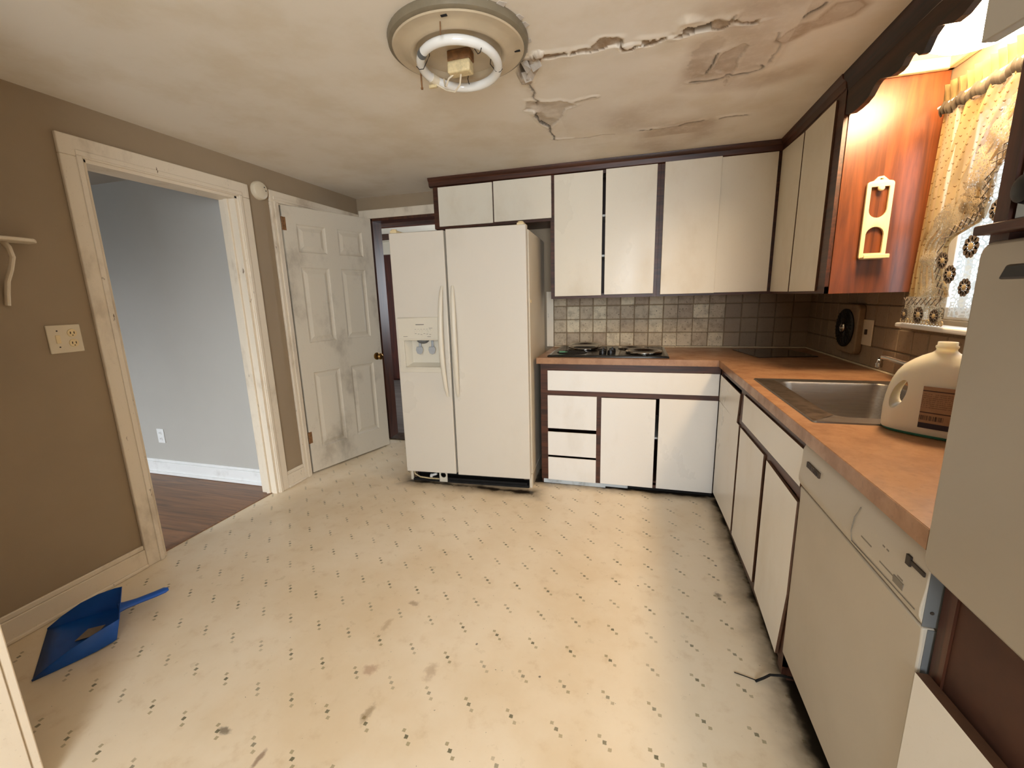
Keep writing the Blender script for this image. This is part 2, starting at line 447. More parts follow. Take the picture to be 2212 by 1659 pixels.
def mk_glass():
    q = NT('window_glass')
    gl = q.n('ShaderNodeBsdfGlossy'); gl.inputs['Roughness'].default_value = .02
    tp = q.n('ShaderNodeBsdfTransparent'); tp.inputs[0].default_value = (.94, .97, .98, 1)
    lw = q.n('ShaderNodeLayerWeight'); lw.inputs[0].default_value = .5
    fr = q.math('ADD', q.math('MULTIPLY', q.math('POWER', lw.outputs['Facing'], 4.0), .3), .03)
    mx = q.n('ShaderNodeMixShader'); q.t.links.new(fr, mx.inputs[0])
    q.t.links.new(tp.outputs[0], mx.inputs[1]); q.t.links.new(gl.outputs[0], mx.inputs[2])
    q.t.links.new(mx.outputs[0], q.t.nodes['Material Output'].inputs[0])
    return q.m
M['glass'] = mk_glass()
def mk_emit():
    q = NT('lit_opal_glass')
    q.set(Base_Color=srgb(250, 240, 220), Roughness=.4, Emission_Color=(*LAMP_COLOR, 1), Emission_Strength=LAMP_EMIT)
    return q.m
M['lamp'] = mk_emit()
def mk_jug():
    q = NT('milky_translucent_plastic')
    q.set(Base_Color=srgb(236, 230, 212), Roughness=.35, Subsurface_Weight=.4, Subsurface_Radius=(.03, .024, .014), Subsurface_Scale=1.0)
    return q.m
M['jug'] = mk_jug()
M['teal'] = plain('teal_liquid', (60, 150, 140), .25)
def mk_label():
    q = NT('printed_jug_label')
    s = q.n('ShaderNodeSeparateXYZ'); q.put(s.inputs[0], q.pos())
    X, Z = s.outputs[0], s.outputs[2]
    base = q.mix(q.noise(q.pos(), 60, 2), srgb(166, 134, 106), srgb(142, 108, 80))
    lines = q.ramp(q.math('FRACT', q.math('MULTIPLY', Z, 190.0)), .55, .6)
    words = q.ramp(q.noise(q.pos((420, 1, 60)), 1.0, 1), .42, .47)
    msk = q.math('MULTIPLY', q.math('MULTIPLY', lines, words), q.math('MULTIPLY', q.ramp(Z, .085, .087), q.ramp(Z, .128, .126)))
    base = q.mix(q.math('MULTIPLY', msk, .55), base, srgb(70, 50, 40))
    bars = q.math('MULTIPLY', q.ramp(q.noise(q.pos((900, 1, 1)), 1.0, 0), .48, .5), q.math('MULTIPLY', q.ramp(Z, .052, .053), q.ramp(Z, .066, .065)))
    base = q.mix(q.math('MULTIPLY', bars, q.ramp(X, .03, .028)), base, srgb(40, 30, 28))
    for z in (.074, .134):
        base = q.mix(q.ramp(q.math('ABSOLUTE', q.math('SUBTRACT', Z, z)), .0018, .0012), base, srgb(50, 28, 24))
    base = q.mix(q.ramp(Z, .0455, .0445), base, srgb(24, 22, 46))
    q.set(Base_Color=base, Roughness=.4)
    return q.m
M['label'] = mk_label()
def mk_oven_glass():
    q = NT('pale_mirrored_oven_window')
    n = q.noise(q.pos((1,1,1), 'World'), 14, 4)
    q.set(Base_Color=q.mix(n, srgb(196, 204, 206), srgb(150, 158, 162)), Metallic=.6, Roughness=.25)
    return q.m
M['oven_glass'] = mk_oven_glass()

# ------------------------------------------------------------------ room shell
L, B, R, H = -2.915, .683, .686, 2.2126
T = .12
struct('floor', BM((-2.962, R+T, -5.1, B+.06, -.06, 0)), M['floor'])
bm = bmesh.new(); wall_grid(bm, 'x', L-T, L, -5.1, B+T, 0, H, [(-1.375, -.585, 0, 2.0), (-.24, .52, 0, 2.012)])
struct('wall_left', bm, M['wall'])
bm = bmesh.new(); wall_grid(bm, 'y', B, B+T, L, R+T, 0, H, [(-2.80, -1.93, 0, 2.04)])
wall_back = struct('wall_back', bm, M['wall'])
bm = bmesh.new(); wall_grid(bm, 'x', R, R+T, -5.1, B, 0, H, [(-1.50, -.60, 1.19, 2.0)])
wall_right = struct('wall_right', bm, M['wall'])
bm = bmesh.new(); wall_grid(bm, 'y', -2.42, -2.30, L, -2.14, 0, H)
struct('wall_near', bm, M['wall'])
bm = bmesh.new(); wall_grid(bm, 'y', -5.1, -4.98, L, R, 0, H, [(-.65, .65, .78, 2.06)])
struct('wall_dining', bm, M['wall'])

# ceiling: flat sheet with a finely modelled, water-damaged field
def poly_d(P, pts, closed=False):
    d = np.full(len(P), 9e9); n = len(pts)
    for i in range(n if closed else n-1):
        a = np.array(pts[i]); b = np.array(pts[(i+1) % n]); ab = b-a
        t = np.clip(((P-a) @ ab)/max(ab @ ab, 1e-12), 0, 1)
        q = a + t[:, None]*ab
        d = np.minimum(d, np.hypot(*(P-q).T))
    return d
def inside(P, pts):
    x, y = P.T; c = np.zeros(len(P), bool); n = len(pts)
    for i in range(n):
        x0, y0 = pts[i]; x1, y1 = pts[(i+1) % n]
        k = ((y0 > y) != (y1 > y)) & (x < (x1-x0)*(y-y0)/((y1-y0) if y1 != y0 else 1e-9) + x0)
        c ^= k
    return c
UPc = [(-0.895,-1.066),(-0.862,-1.058),(-0.784,-1.052),(-0.774,-1.028),(-0.748,-1.047),(-0.681,-1.049),(-0.671,-1.079),(-0.651,-1.089),(-0.582,-1.072),(-0.582,-1.025),(-0.564,-1.005),(-0.517,-1.003),(-0.514,-1.04),(-0.477,-1.033),(-0.427,-1.03),(-0.406,-1.013),(-0.371,-1.026),(-0.376,-1.048),(-0.365,-1.074),(-0.342,-1.058),(-0.292,-1.07),(-0.262,-1.075),(-0.23,-1.066),(-0.183,-1.031),(-0.142,-1.032)]
LOc = [(-0.905,-1.024),(-0.878,-1.027),(-0.787,-1.033),(-0.696,-1.013),(-0.622,-1.03),(-0.587,-1.022),(-0.573,-0.985),(-0.54,-0.983),(-0.534,-1.0),(-0.505,-0.991),(-0.459,-1.005),(-0.418,-1.025),(-0.386,-1.002),(-0.359,-1.012),(-0.286,-1.029),(-0.254,-1.012),(-0.224,-1.036),(-0.18,-1.021),(-0.138,-1.011)]
HOLE = [(-0.961,-1.033),(-0.929,-1.047),(-0.926,-1.018),(-0.962,-0.933),(-0.979,-0.931),(-0.978,-0.973)]
HALO = [(-0.988,-0.963),(-0.956,-1.056),(-0.923,-1.057),(-0.866,-1.085),(-0.86,-1.054),(-0.93,-0.915),(-0.963,-0.867),(-0.988,-0.883)]
PATCH = [(-1.053,-0.611),(-1.018,-0.703),(-0.97,-0.687),(-0.933,-0.655),(-0.878,-0.657),(-0.803,-0.581),(-0.863,-0.553),(-0.892,-0.48),(-0.943,-0.386),(-0.975,-0.337),(-1.001,-0.407),(-1.012,-0.502),(-1.013,-0.587)]
WEDGE = [(-0.225,-0.818),(-0.155,-0.9),(-0.136,-0.877),(-0.139,-0.711),(-0.145,-0.613),(-0.148,-0.56),(-0.174,-0.667),(-0.21,-0.694),(-0.232,-0.77)]
BROWN = [(-0.317,-0.731),(-0.314,-0.861),(-0.302,-0.95),(-0.252,-0.986),(-0.223,-0.939),(-0.245,-0.874),(-0.225,-0.818),(-0.184,-0.853),(-0.155,-0.9),(-0.134,-0.882),(-0.134,-0.775),(-0.137,-0.668),(-0.146,-0.582),(-0.148,-0.56),(-0.169,-0.636),(-0.237,-0.614),(-0.298,-0.62)]
ST1 = [(-0.045,-0.874),(-0.023,-0.909),(0.011,-0.947),(0.054,-0.952),(0.084,-1.04),(0.149,-1.035),(0.177,-1.001),(0.159,-0.954),(0.097,-0.928),(0.052,-0.914),(0.027,-0.881),(-0.006,-0.849)]
ST2 = [(-0.508,0.129),(-0.446,-0.053),(-0.359,-0.1),(-0.236,-0.141),(-0.173,-0.107),(-0.169,0.049),(-0.247,0.165),(-0.386,0.239)]
ST3 = [(-0.301,-1.134),(-0.229,-1.135),(-0.1,-1.093),(0.046,-1.069),(-0.018,-0.976),(-0.05,-0.807),(-0.054,-0.708),(-0.106,-0.672),(-0.137,-0.894),(-0.224,-0.976),(-0.269,-1.088)]
ST4 = [(-0.328,-0.582),(-0.302,-0.711),(-0.15,-0.568),(0.037,-0.594),(0.119,-0.622),(0.105,-0.57),(-0.007,-0.518),(-0.21,-0.524)]
ST5 = [(-0.618,-0.382),(-0.42,-0.434),(-0.237,-0.464),(-0.193,-0.251),(-0.408,-0.192),(-0.581,-0.181),(-0.631,-0.273)]
BULGE = [(-0.428,-1.045),(-0.41,-1.108),(-0.383,-1.144),(-0.352,-1.138),(-0.308,-1.11),(-0.291,-1.068),(-0.37,-1.065),(-0.392,-1.012)]
THIN = [([(-0.973,-0.87),(-0.972,-0.783),(-0.974,-0.688),(-0.982,-0.615)], .004, .8), ([(-1.01,-0.565),(-1.009,-0.433),(-0.977,-0.346),(-0.986,-0.251),(-0.987,-0.155)], .006, 1),
        ([(-0.801,-0.623),(-0.765,-0.632),(-0.712,-0.631)], .004, .5), ([(-0.983,-0.167),(-0.862,-0.128),(-0.796,-0.121),(-0.711,-0.128),(-0.646,-0.126)], .0045, .35),
        ([(-0.51,-0.142),(-0.457,-0.115),(-0.449,-0.137),(-0.382,-0.113),(-0.319,-0.13),(-0.238,-0.166),(-0.191,-0.179)], .007, .8), ([(-0.117,-0.168),(-0.055,-0.175),(0.016,-0.172)], .006, .9),
        ([(-0.30,-0.636),(-0.26,-0.638),(-0.2,-0.632),(-0.146,-0.65),(-0.087,-0.64),(-0.048,-0.659),(-0.04,-0.677),(-0.047,-0.709)], .007, .8), ([(-0.02,-0.717),(-0.02,-0.761),(-0.026,-0.822),(-0.04,-0.929)], .005, .4),
        ([(0.008,-1.003),(0.025,-1.038),(0.045,-1.065)], .007, .9), ([(-0.25,-0.708),(-0.248,-0.775),(-0.242,-0.837),(-0.237,-0.859)], .005, .9), ([(-0.236,-1.04),(-0.22,-1.075)], .006, .5)]
def make_ceiling():
    x0, x1, y0, y1, st = -1.10, .34, -1.24, .33, .0055
    nx, ny = int(round((x1-x0)/st))+1, int(round((y1-y0)/st))+1
    xs = np.linspace(x0, x1, nx); ys = np.linspace(y0, y1, ny)
    gx, gy = np.meshgrid(xs, ys); P = np.stack([gx.ravel(), gy.ravel()], 1)
    rnd = np.random.RandomState(3)
    def vnoise(sc):
        k = rnd.rand(64, 64); u = (P[:, 0]*sc) % 63; v = (P[:, 1]*sc) % 63
        i, j = np.floor(u).astype(int), np.floor(v).astype(int); a, b = u-i, v-j
        a = a*a*(3-2*a); b = b*b*(3-2*b)
        return (k[i, j]*(1-a)+k[i+1, j]*a)*(1-b) + (k[i, j+1]*(1-a)+k[i+1, j+1]*a)*b
    n1, n2, n3 = vnoise(7), vnoise(25), vnoise(70)
    Pj = P + np.stack([(n3-.5)*.006 + (n2-.5)*.02, (vnoise(70)-.5)*.006 + (vnoise(25)-.5)*.02], 1)
    sm = lambda d, w: np.clip(1 - d/w, 0, 1)**2*(3-2*np.clip(1 - d/w, 0, 1))
    dz = np.zeros(len(P)); torn = np.zeros(len(P)); stain = np.zeros(len(P)); black = np.zeros(len(P))
    chan = UPc + LOc[::-1]
    ic = inside(Pj, chan); dU = poly_d(P, UPc); dL = poly_d(P, LOc)
    cl = sm(np.minimum(dU, dL), .10)
    dz -= .004*sm(dU, .03)*(~ic)*(P[:, 1] < -.99)          # lip hanging on the near side
    dz -= .004*sm(dL, .10)*(~ic)*(P[:, 1] > -1.03)
    dz += np.where(ic, .014*dL/(dU+dL+1e-6), 0); torn = np.maximum(torn, ic*(.8+.25*n2))  # channel tint: bare plaster plus the shade under the lip, as colour
    black = np.maximum(black, ic*sm(dL, .005)*.5 + ic*sm(dU, .006)*.35)
    slot = ic & (P[:, 0] > -.385) & (P[:, 0] < -.285) & (P[:, 1] > -1.048) & (P[:, 1] < -1.02)
    black = np.maximum(black, slot*1.0); dz += slot*.03
    ih = inside(P, HOLE); ia = inside(Pj, HALO)
    torn = np.maximum(torn, ia*.7); dz += np.where(ia, -.02*n2, 0)
    black = np.where(ih, 1, black); dz = np.where(ih, .09, dz)
    ip = inside(Pj, PATCH); dp = poly_d(P, PATCH, True)
    torn = np.maximum(torn, ip*(.30+.3*n2)); dz += np.where(ip, .006, -.004*sm(dp, .03)); dz += ip*(n2-.5)*.012
    iw = inside(Pj, WEDGE); dw = poly_d(P, WEDGE, True)
    torn = np.maximum(torn, iw*.38); dz += np.where(iw, .003, -.002*sm(dw, .03))
    ib = inside(P + (Pj-P)*2.2, BROWN); torn = np.maximum(torn, ib*(.05+.3*n2)); dz += ib*(n2-.5)*.004
    for pts, w, a in THIN:
        d = poly_d(Pj, pts)
        line = sm(d, w*1.5); black = np.maximum(black, line*a*.9); dz += .006*line - .006*sm(d, .03)*(P[:, 1] < pts[0][1]+.02)
        stain = np.maximum(stain, sm(d, .02)*.25)
    for pts, a, blur in ((ST1, .7, .03), (ST2, .42, .12), (ST3, .5, .09), (ST4, .35, .08), (ST5, .18, .12), (BROWN, .42, .06)):
        d = poly_d(P, pts, True); i = inside(P, pts)
        s = np.where(i, 1.0, sm(d, blur)); stain = np.maximum(stain, a*s*(.45+.75*n1))
    ring = sm(poly_d(P, ST1, True), .014); stain = np.maximum(stain, ring*.7)
    iu = inside(P, BULGE); dz -= np.where(iu, .018*sm(.06-np.minimum(poly_d(P, BULGE, True), .06), .06), 0)
    stain = np.clip(stain + .25*sm(np.abs(P[:, 1]+.35), .9)*(n1-.35)*(P[:, 0] > -.9), 0, 1)
    edge = np.minimum.reduce([P[:, 0]-x0, x1-P[:, 0], P[:, 1]-y0, y1-P[:, 1]])
    fade = np.clip(edge/.05, 0, 1)
    dz *= fade; stain *= fade
    V = [(float(a), float(b), float(H+c)) for (a, b), c in zip(P, dz)]
    F = []
    for j in range(ny-1):
        r = j*nx
        for i in range(nx-1): F.append((r+i, r+nx+i, r+nx+i+1, r+i+1))
    n0 = len(V)
    X0, X1, Y0, Y1 = L-T, R+T, -5.1, B+T
    def quad(a, b, c, d):
        k = len(V); V.extend([(a, c, H), (a, d, H), (b, d, H), (b, c, H)]); F.append((k, k+1, k+2, k+3))
    quad(X0, x0, Y0, Y1); quad(x1, X1, Y0, Y1); quad(x0, x1, Y0, y0); quad(x0, x1, y1, Y1)
    k = len(V); V.extend([(X0, Y0, H+.14), (X1, Y0, H+.14), (X1, Y1, H+.14), (X0, Y1, H+.14)]); F.append((k, k+1, k+2, k+3))
    me = bpy.data.meshes.new('ceiling'); me.from_pydata(V, [], F); me.update()
    pad = len(V)-n0
    for nm, arr in (('stain', stain), ('torn', torn), ('black', black)):
        at = me.attributes.new(nm, 'FLOAT', 'POINT'); at.data.foreach_set('value', np.concatenate([arr, np.zeros(pad)]).astype(np.float32))
    me.materials.append(M['ceiling'])
    sf = np.ones(len(F), bool); me.polygons.foreach_set('use_smooth', sf)
    o = bpy.data.objects.new('ceiling', me); COL.objects.link(o); return tag(o, kind='structure')
ceiling = make_ceiling()
# curled scraps of paint and lath hanging at the hole beside the lamp
bm = bmesh.new()
def flake(bm, pts, th=.0015):
    A = ring(bm, pts); Bv = ring(bm, [(x, y, z+th) for x, y, z in pts]); bridge(bm, A, Bv); bm.faces.new(A[::-1]); bm.faces.new(Bv)
for pts in ([(-.957,-1.03,H-.003),(-.93,-1.05,H-.002),(-.915,-1.04,H-.035),(-.94,-1.0,H-.03)], [(-.93,-1.02,H),(-.885,-1.055,H-.004),(-.872,-1.04,H-.03),(-.915,-1.0,H-.028)],
            [(-.975,-.955,H-.002),(-.95,-.96,H-.004),(-.935,-.94,H-.03),(-.965,-.925,H-.028)], [(-.925,-1.0,H-.002),(-.91,-.95,H-.002),(-.935,-.925,H-.022),(-.955,-.96,H-.03)]): flake(bm, pts)
pf = obj('paint_flake', bm, M['plaster'], ceiling); pf['kind'] = 'stuff'

# adjoining room seen through the left doorway
bm = BM((-6.3, -2.962, -4.2, -.48, -.06, -.002)); struct('floor_adjoining', bm, M['plank_floor'])
bm = bmesh.new()
wall_grid(bm, 'y', -.48, -.37, -6.3, L-T, 0, H); struct('wall_adjoining_back', bm, M['wall_grey'])
bm = bmesh.new(); wall_grid(bm, 'x', -6.4, -6.3, -4.2, -.37, 0, H); struct('wall_adjoining_left', bm, M['wall_grey'])
bm = bmesh.new(); wall_grid(bm, 'y', -4.3, -4.2, -6.3, L-T, 0, H, [(-5.1, -3.7, .65, 1.9)]); struct('wall_adjoining_near', bm, M['wall_grey'])
w3 = thing('window_3', None, None, (-4.4, -4.25, .65), kind='structure')
obj('pane', BM((-5.1, -3.7, -4.252, -4.246, .65, 1.9)), M['glass'], w3)
for b in ((-5.1, -5.04, -4.27, -4.22, .65, 1.9), (-3.76, -3.7, -4.27, -4.22, .65, 1.9), (-5.04, -3.76, -4.27, -4.22, 1.25, 1.30)): obj('sash', BM(b), M['trim_white'], w3, bevel=.003)
struct('ceiling_adjoining', BM((-6.3, L-T, -4.2, -.48, H-.02, H+.1)), M['wall_grey'])
bm = BM((-6.3, L-T-.02, -.495, -.48, .0, .10)); box(bm, -6.3, L-T-.02, -.489, -.48, .10, .122); box(bm, -6.3, L-T-.02, -.506, -.48, 0, .022)
struct('baseboard_adjoining', bm, M['trim_white'], bevel=.003)
# back room behind the refrigerator
struct('floor_back_room', BM((-5.6, -1.6, B+.06, 4.6, -.06, .001)), M['grey_floor'])
bm = bmesh.new(); wall_grid(bm, 'y', 3.45, 3.55, -5.6, -1.6, 0, 2.3); wall_den = struct('wall_back_room_far', bm, M['knotty'])
for i in range(16):
    x = -5.4 + i*.2
    obj('panel', BM((x+.006, x+.194, 3.425, 3.45, .03, 2.06)), M['knotty'], wall_den, bevel=.006)
bm = bmesh.new(); wall_grid(bm, 'x', -5.6, -5.5, B+T, 3.5, 0, 2.3); struct('wall_back_room_left', bm, M['knotty'])
bm = bmesh.new(); wall_grid(bm, 'x', -1.6, -1.5, B+T, 3.5, 0, 2.3, [(2.1, 3.1, .9, 2.0)]); struct('wall_back_room_right', bm, M['knotty'])
M['cream_ceiling'] = plain('cream_ceiling_panel', (220, 210, 190), .7, .1, 3)
cb = struct('ceiling_back_room', BM((-5.6, -1.5, B+T, 3.55, 2.22, 2.30)), M['cream_ceiling'])
for y in (1.75, 2.65):
    obj('beam', BM((-5.6, -1.5, y, y+.09, 2.15, 2.22)), M['dark_wood_x'], cb, bevel=.005)
obj('beam', BM((-5.6, -1.5, 3.36, 3.45, 2.03, 2.22)), M['cream_ceiling'], cb, bevel=.004)
# shallow closet behind the panel door
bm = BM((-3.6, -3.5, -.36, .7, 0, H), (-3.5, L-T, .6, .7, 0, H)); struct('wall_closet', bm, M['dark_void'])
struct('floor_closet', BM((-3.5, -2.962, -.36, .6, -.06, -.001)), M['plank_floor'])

# casings, jambs, baseboards
def casing_left(name, ya, yb, zt, w, wr=None):
    t = thing(name, None, None, (L, (ya+yb)/2, 0), kind='structure')
    wr = wr or w
    def board(y0, y1, z0, z1, ins):
        bm = BM((L, L+.018, y0, y1, z0, z1)); return obj('casing_board', bm, M['trim'], t, bevel=.004)
    board(ya-w, ya, 0, zt, 1); board(yb, yb+wr, 0, zt, 1); board(ya-w, yb+wr, zt, zt+w, 1)
    for (y0, y1, z0, z1) in ((ya-.028, ya-.006, 0, zt+.006), (yb+.006, yb+.028, 0, zt+.006), (ya-.028, yb+.028, zt+.006, zt+.028)):
        obj('bead', BM((L+.016, L+.024, y0, y1, z0, z1)), M['trim'], t, bevel=.003)
    for (y0, y1) in ((ya-.004, ya+.016), (yb-.016, yb+.004)):
        obj('jamb', BM((L-T-.004, L+.004, y0, y1, 0, zt)), M['trim'], t, bevel=.002)
    obj('jamb', BM((L-T-.004, L+.004, ya-.004, yb+.004, zt-.016, zt+.004)), M['trim'], t, bevel=.002)
    return t
tr = casing_left('trim_1', -1.36, -.57, 1.985, .086)
for y0, y1 in ((-1.446, -1.36), (-.57, -.484)):      # casing on the adjoining-room side
    obj('casing_board', BM((L-T-.018, L-T-.001, y0, y1, 0, 2.03)), M['trim_white'], tr, bevel=.004)
obj('stop', BM((L-.075, L-.045, -.598, -.586, 0, 1.97)), M['trim'], tr, bevel=.002)
obj('threshold', BM((-2.972, -2.952, -1.345, -.586, -.002, .005)), M['plank_floor'], tr, bevel=.002)
tr2 = thing('trim_2', None, None, (L, .1, 0), kind='structure')
for b in ((L, L+.018, -.318, -.246, 0, 2.004), (L, L+.018, -.318, B-.001, 2.004, 2.078), (L, L+.018, .53, .60, 0, 2.004)):
    obj('casing_board', BM(b), M['trim'], tr2, bevel=.004)
for b in ((L+.016, L+.024, -.29, -.27, 0, 2.01), (L+.016, L+.024, -.29, .55, 2.02, 2.04)):
    obj('bead', BM(b), M['trim'], tr2, bevel=.003)
for b in ((L-T, L+.002, -.258, -.236, 0, 2.004), (L-T, L+.002, .514, .534, 0, 2.004), (L-T, L+.002, -.258, .534, 1.996, 2.014)):
    obj('jamb', BM(b), M['trim'], tr2, bevel=.002)
tr3 = thing('trim_3', None, None, (-2.4, B, 0), kind='structure')
obj('casing_board', BM((L+.02, -1.86, B-.018, B, 2.034, 2.108)), M['trim'], tr3, bevel=.004)
for b in ((-2.876, -2.79, B-.018, B, 0, 2.034), (-1.94, -1.87, B-.018, B, 0, 2.034)): obj('casing_board', BM(b), M['trim'], tr3, bevel=.004)
for b in ((-2.80, -2.765, B-.012, B+T+.01, 0, 2.036), (-1.95, -1.93, B-.012, B+T+.01, 0, 2.036), (-2.80, -1.93, B-.012, B+T+.01, 2.012, 2.036)):
    obj('jamb', BM(b), M['dark_wood'], tr3, bevel=.002)
obj('threshold', BM((-2.765, -1.95, B-.03, B+T+.02, 0, .014)), M['steel_dirty'], tr3, bevel=.004)
tr4 = thing('trim_4', None, None, (-2.1, -2.3, 0), kind='structure')
obj('casing_board', BM((-2.20, -2.066, -2.299, -2.278, 0, 2.05)), M['trim'], tr4, bevel=.004)
obj('jamb', BM((-2.14, -2.062, -2.42, -2.30, 0, 2.05)), M['trim'], tr4, bevel=.003)
bm = bmesh.new(); lathe(bm, [(.004, 0), (.008, .003), (.004, .005)], (-2.105, -2.2775, .21), 12, 'y'); obj('screw', bm, M['rust'], tr4)
def base(name, x0, x1, y0, y1):
    t = thing(name, None, None, ((x0+x1)/2, (y0+y1)/2, 0), kind='structure')
    obj('board', BM((x0, x0+.016, y0, y1, 0, .098)), M['trim'], t, bevel=.003)
    obj('cap', BM((x0, x0+.011, y0, y1, .098, .122)), M['trim'], t, bevel=.004)
    obj('shoe', BM((x0, x0+.024, y0, y1, 0, .018)), M['trim'], t, bevel=.005)
base('baseboard_left', L, L, -2.30, -1.446); base('baseboard_left_2', L, L, -.484, -.318)

# panel door, ajar
h0 = Vector((-2.905, -.222, 0)); ang = math.atan2(.724, .230)
door = thing('door_1', None, None, (h0.x, h0.y, 0), ang, kind='structure')
DW_, DH = .762, 2.0
cols = ((.097, .327), (.432, .662)); rows = ((.195, .795), (1.025, 1.58), (1.686, 1.882))
bm = BM((0, DW_, .012, .036, .012, DH))
ss = [(0, .097), (.327, .432), (.662, DW_)]; zz = [(.012, .195), (.795, 1.025), (1.58, 1.686), (1.882, DH)]
for a, b in ss: box(bm, a, b, 0, .014, .012, DH)
for a, b in zz:
    for c, d in cols: box(bm, c, d, 0, .014, a, b)
obj('leaf', bm, M['door'], door, local=True)
for c, d in cols:
    for a, b in rows:
        bm = bmesh.new()
        def rr(i, y): return [(c+i, y, a+i), (d-i, y, a+i), (d-i, y, b-i), (c+i, y, b-i)]
        rs = [ring(bm, rr(0, .0005)), ring(bm, rr(.006, .008)), ring(bm, rr(.016, .0115)), ring(bm, rr(.022, .0115)), ring(bm, rr(.046, .0035))]
        for p, q in zip(rs, rs[1:]): bridge(bm, p, q)
        bm.faces.new(rs[-1]); obj('panel', bm, M['door'], door, local=True)
bm = bmesh.new()
lathe(bm, [(.0, .0), (.032, .0), (.032, -.006), (.026, -.010), (.012, -.012), (.012, -.028), (.018, -.034), (.026, -.042), (.0275, -.052), (.022, -.060), (.010, -.064), (0.001, -.064)], (.705, 0, .845), 28, 'y', caps=False)
obj('knob', bm, M['brass'], door, local=True, smooth=True)
for z in (1.83, .25):
    bm = bmesh.new(); lathe(bm, [(.006, 0), (.006, .09)], (-.006, -.004, z), 10, 'z'); box(bm, -.004, .022, -.0015, .001, z, z+.09); obj('hinge', bm, M['rust'], door, local=True)

# ------------------------------------------------------------------ tiles
def tile_bm(w, h, d=.010):
    bm = bmesh.new(); n = []
    i = .004
    def c(ii, y, j=0): return [(-w/2+ii, y, -h/2+ii), (w/2-ii, y, -h/2+ii), (w/2-ii, y, h/2-ii), (-w/2+ii, y, h/2-ii)]
    a = ring(bm, c(0, 0)); b_ = ring(bm, c(.0005, -d+.003)); e = ring(bm, c(i, -d))
    bridge(bm, a, b_); bridge(bm, b_, e); bm.faces.new(e)
    return bm
cache = {}
def tile(parent, x, y, z, w, h, rot=0.0, mat='tile'):
    k = (round(w, 4), round(h, 4), mat)
    if k not in cache:
        bm = tile_bm(w, h); bmesh.ops.recalc_face_normals(bm, faces=bm.faces)
        me = bpy.data.meshes.new('tile'); bm.to_mesh(me); bm.free(); me.materials.append(M[mat]); cache[k] = me
    o = bpy.data.objects.new('tile', cache[k]); COL.objects.link(o); o.parent = parent
    o.location = Vector((x, y, z)) - rootloc(parent)
    o.rotation_euler = (random.uniform(-.008, .008), 0, rot + random.uniform(-.006, .006))
zr = [(.924, 1.026), (1.031, 1.131), (1.136, 1.238), (1.243, 1.345)]
obj('grout_bed', BM((-1.145, -.20, B-.016, B, .914, 1.36)), M['grout'], wall_back)
obj('grout_bed', BM((-.20, R, B-.003, B, .914, 1.36)), M['grout'], wall_back)
M['grout_faint'] = plain('brown_grout', (140, 121, 98), .85, .2, 60)
obj('grout_bed', BM((R-.003, R, -.50, B-.003, .914, 1.36)), M['grout_faint'], wall_right)
obj('grout_bed', BM((R-.003, R, -1.99, -.50, .914, 1.15)), M['grout_faint'], wall_right)
for a, b in zr:
    for i in range(9):
        x = -1.092 + i*.1056; tile(wall_back, x, B-.0145, (a+b)/2, .1005, b-a)
    for i in range(8):
        x = -.142 + i*.110; tile(wall_back, x, B-.0015, (a+b)/2, .107, b-a+.001, 0, 'tile' if i < 3 else 'tile_faint')
for a, b in zr[:3]:
    for i in range(23):
        y = B-.07 - i*.110
        if a > 1.1 and y < -.45: continue
        tile(wall_right, R-.0015, y, (a+b)/2, .106, b-a, PI/2*-1, 'tile_faint')
for i in range(10):
    y = B-.07 - i*.110; tile(wall_right, R-.0015, y, 1.294, .106, .102, -PI/2, 'tile_faint')
obj('filler_strip', BM((-1.205, -1.148, B-.02, B, .914, 1.36)), M['trim'], wall_back, bevel=.002)
bm = bmesh.new(); tube(bm, [(-1.14, B-.022, .916), (-.6, B-.021, .917), (-.205, B-.022, .916)], .006, 6); tube(bm, [(-.2, B-.008, .916), (.3, B-.009, .917), (R-.008, B-.008, .917), ], .006, 6)
obj('caulk_line', bm, M['caulk'], wall_back, smooth=True); bm = bmesh.new(); tube(bm, [(R-.009, B-.01, .917), (R-.01, .1, .917), (R-.009, -.5, .918), (R-.009, -1.95, .917)], .0065, 6); obj('caulk_line', bm, M['caulk'], wall_right, smooth=True)

# ------------------------------------------------------------------ window over the sink
win = thing('window_1', None, None, (R, -1.05, 1.17), kind='structure')
wy0, wy1, wz0, wz1 = -1.50, -.60, 1.19, 2.0
for b in ((R-.016, R, wy0-.06, wy0, wz0-.02, wz1+.055), (R-.016, R, wy1, wy1+.06, wz0-.02, wz1+.055), (R-.016, R, wy0-.06, wy1+.06, wz1, wz1+.055)):
    obj('casing_board', BM(b), M['trim_white'], win, bevel=.003)
obj('stool', BM((R-.078, R+.05, wy0-.09, wy1+.075, 1.152, 1.172)), M['trim_white'], win, bevel=.006)
for b in ((R+.03, R+.07, wy0, wy0+.045, wz0, wz1), (R+.03, R+.07, wy1-.045, wy1, wz0, wz1), (R+.03, R+.07, wy0, wy1, wz1-.045, wz1), (R+.03, R+.07, wy0, wy1, wz0, wz0+.05), (R+.025, R+.075, wy0, wy1, 1.575, 1.615)):
    obj('sash', BM(b), M['trim_white'], win, bevel=.003)
obj('pane', BM((R+.048, R+.052, wy0+.045, wy1-.045, wz0+.05, 1.575)), M['glass'], win)
obj('pane', BM((R+.048, R+.052, wy0+.045, wy1-.045, 1.615, wz1-.045)), M['glass'], win)
w2 = thing('window_2', None, None, (0, -4.98, .78), kind='structure')
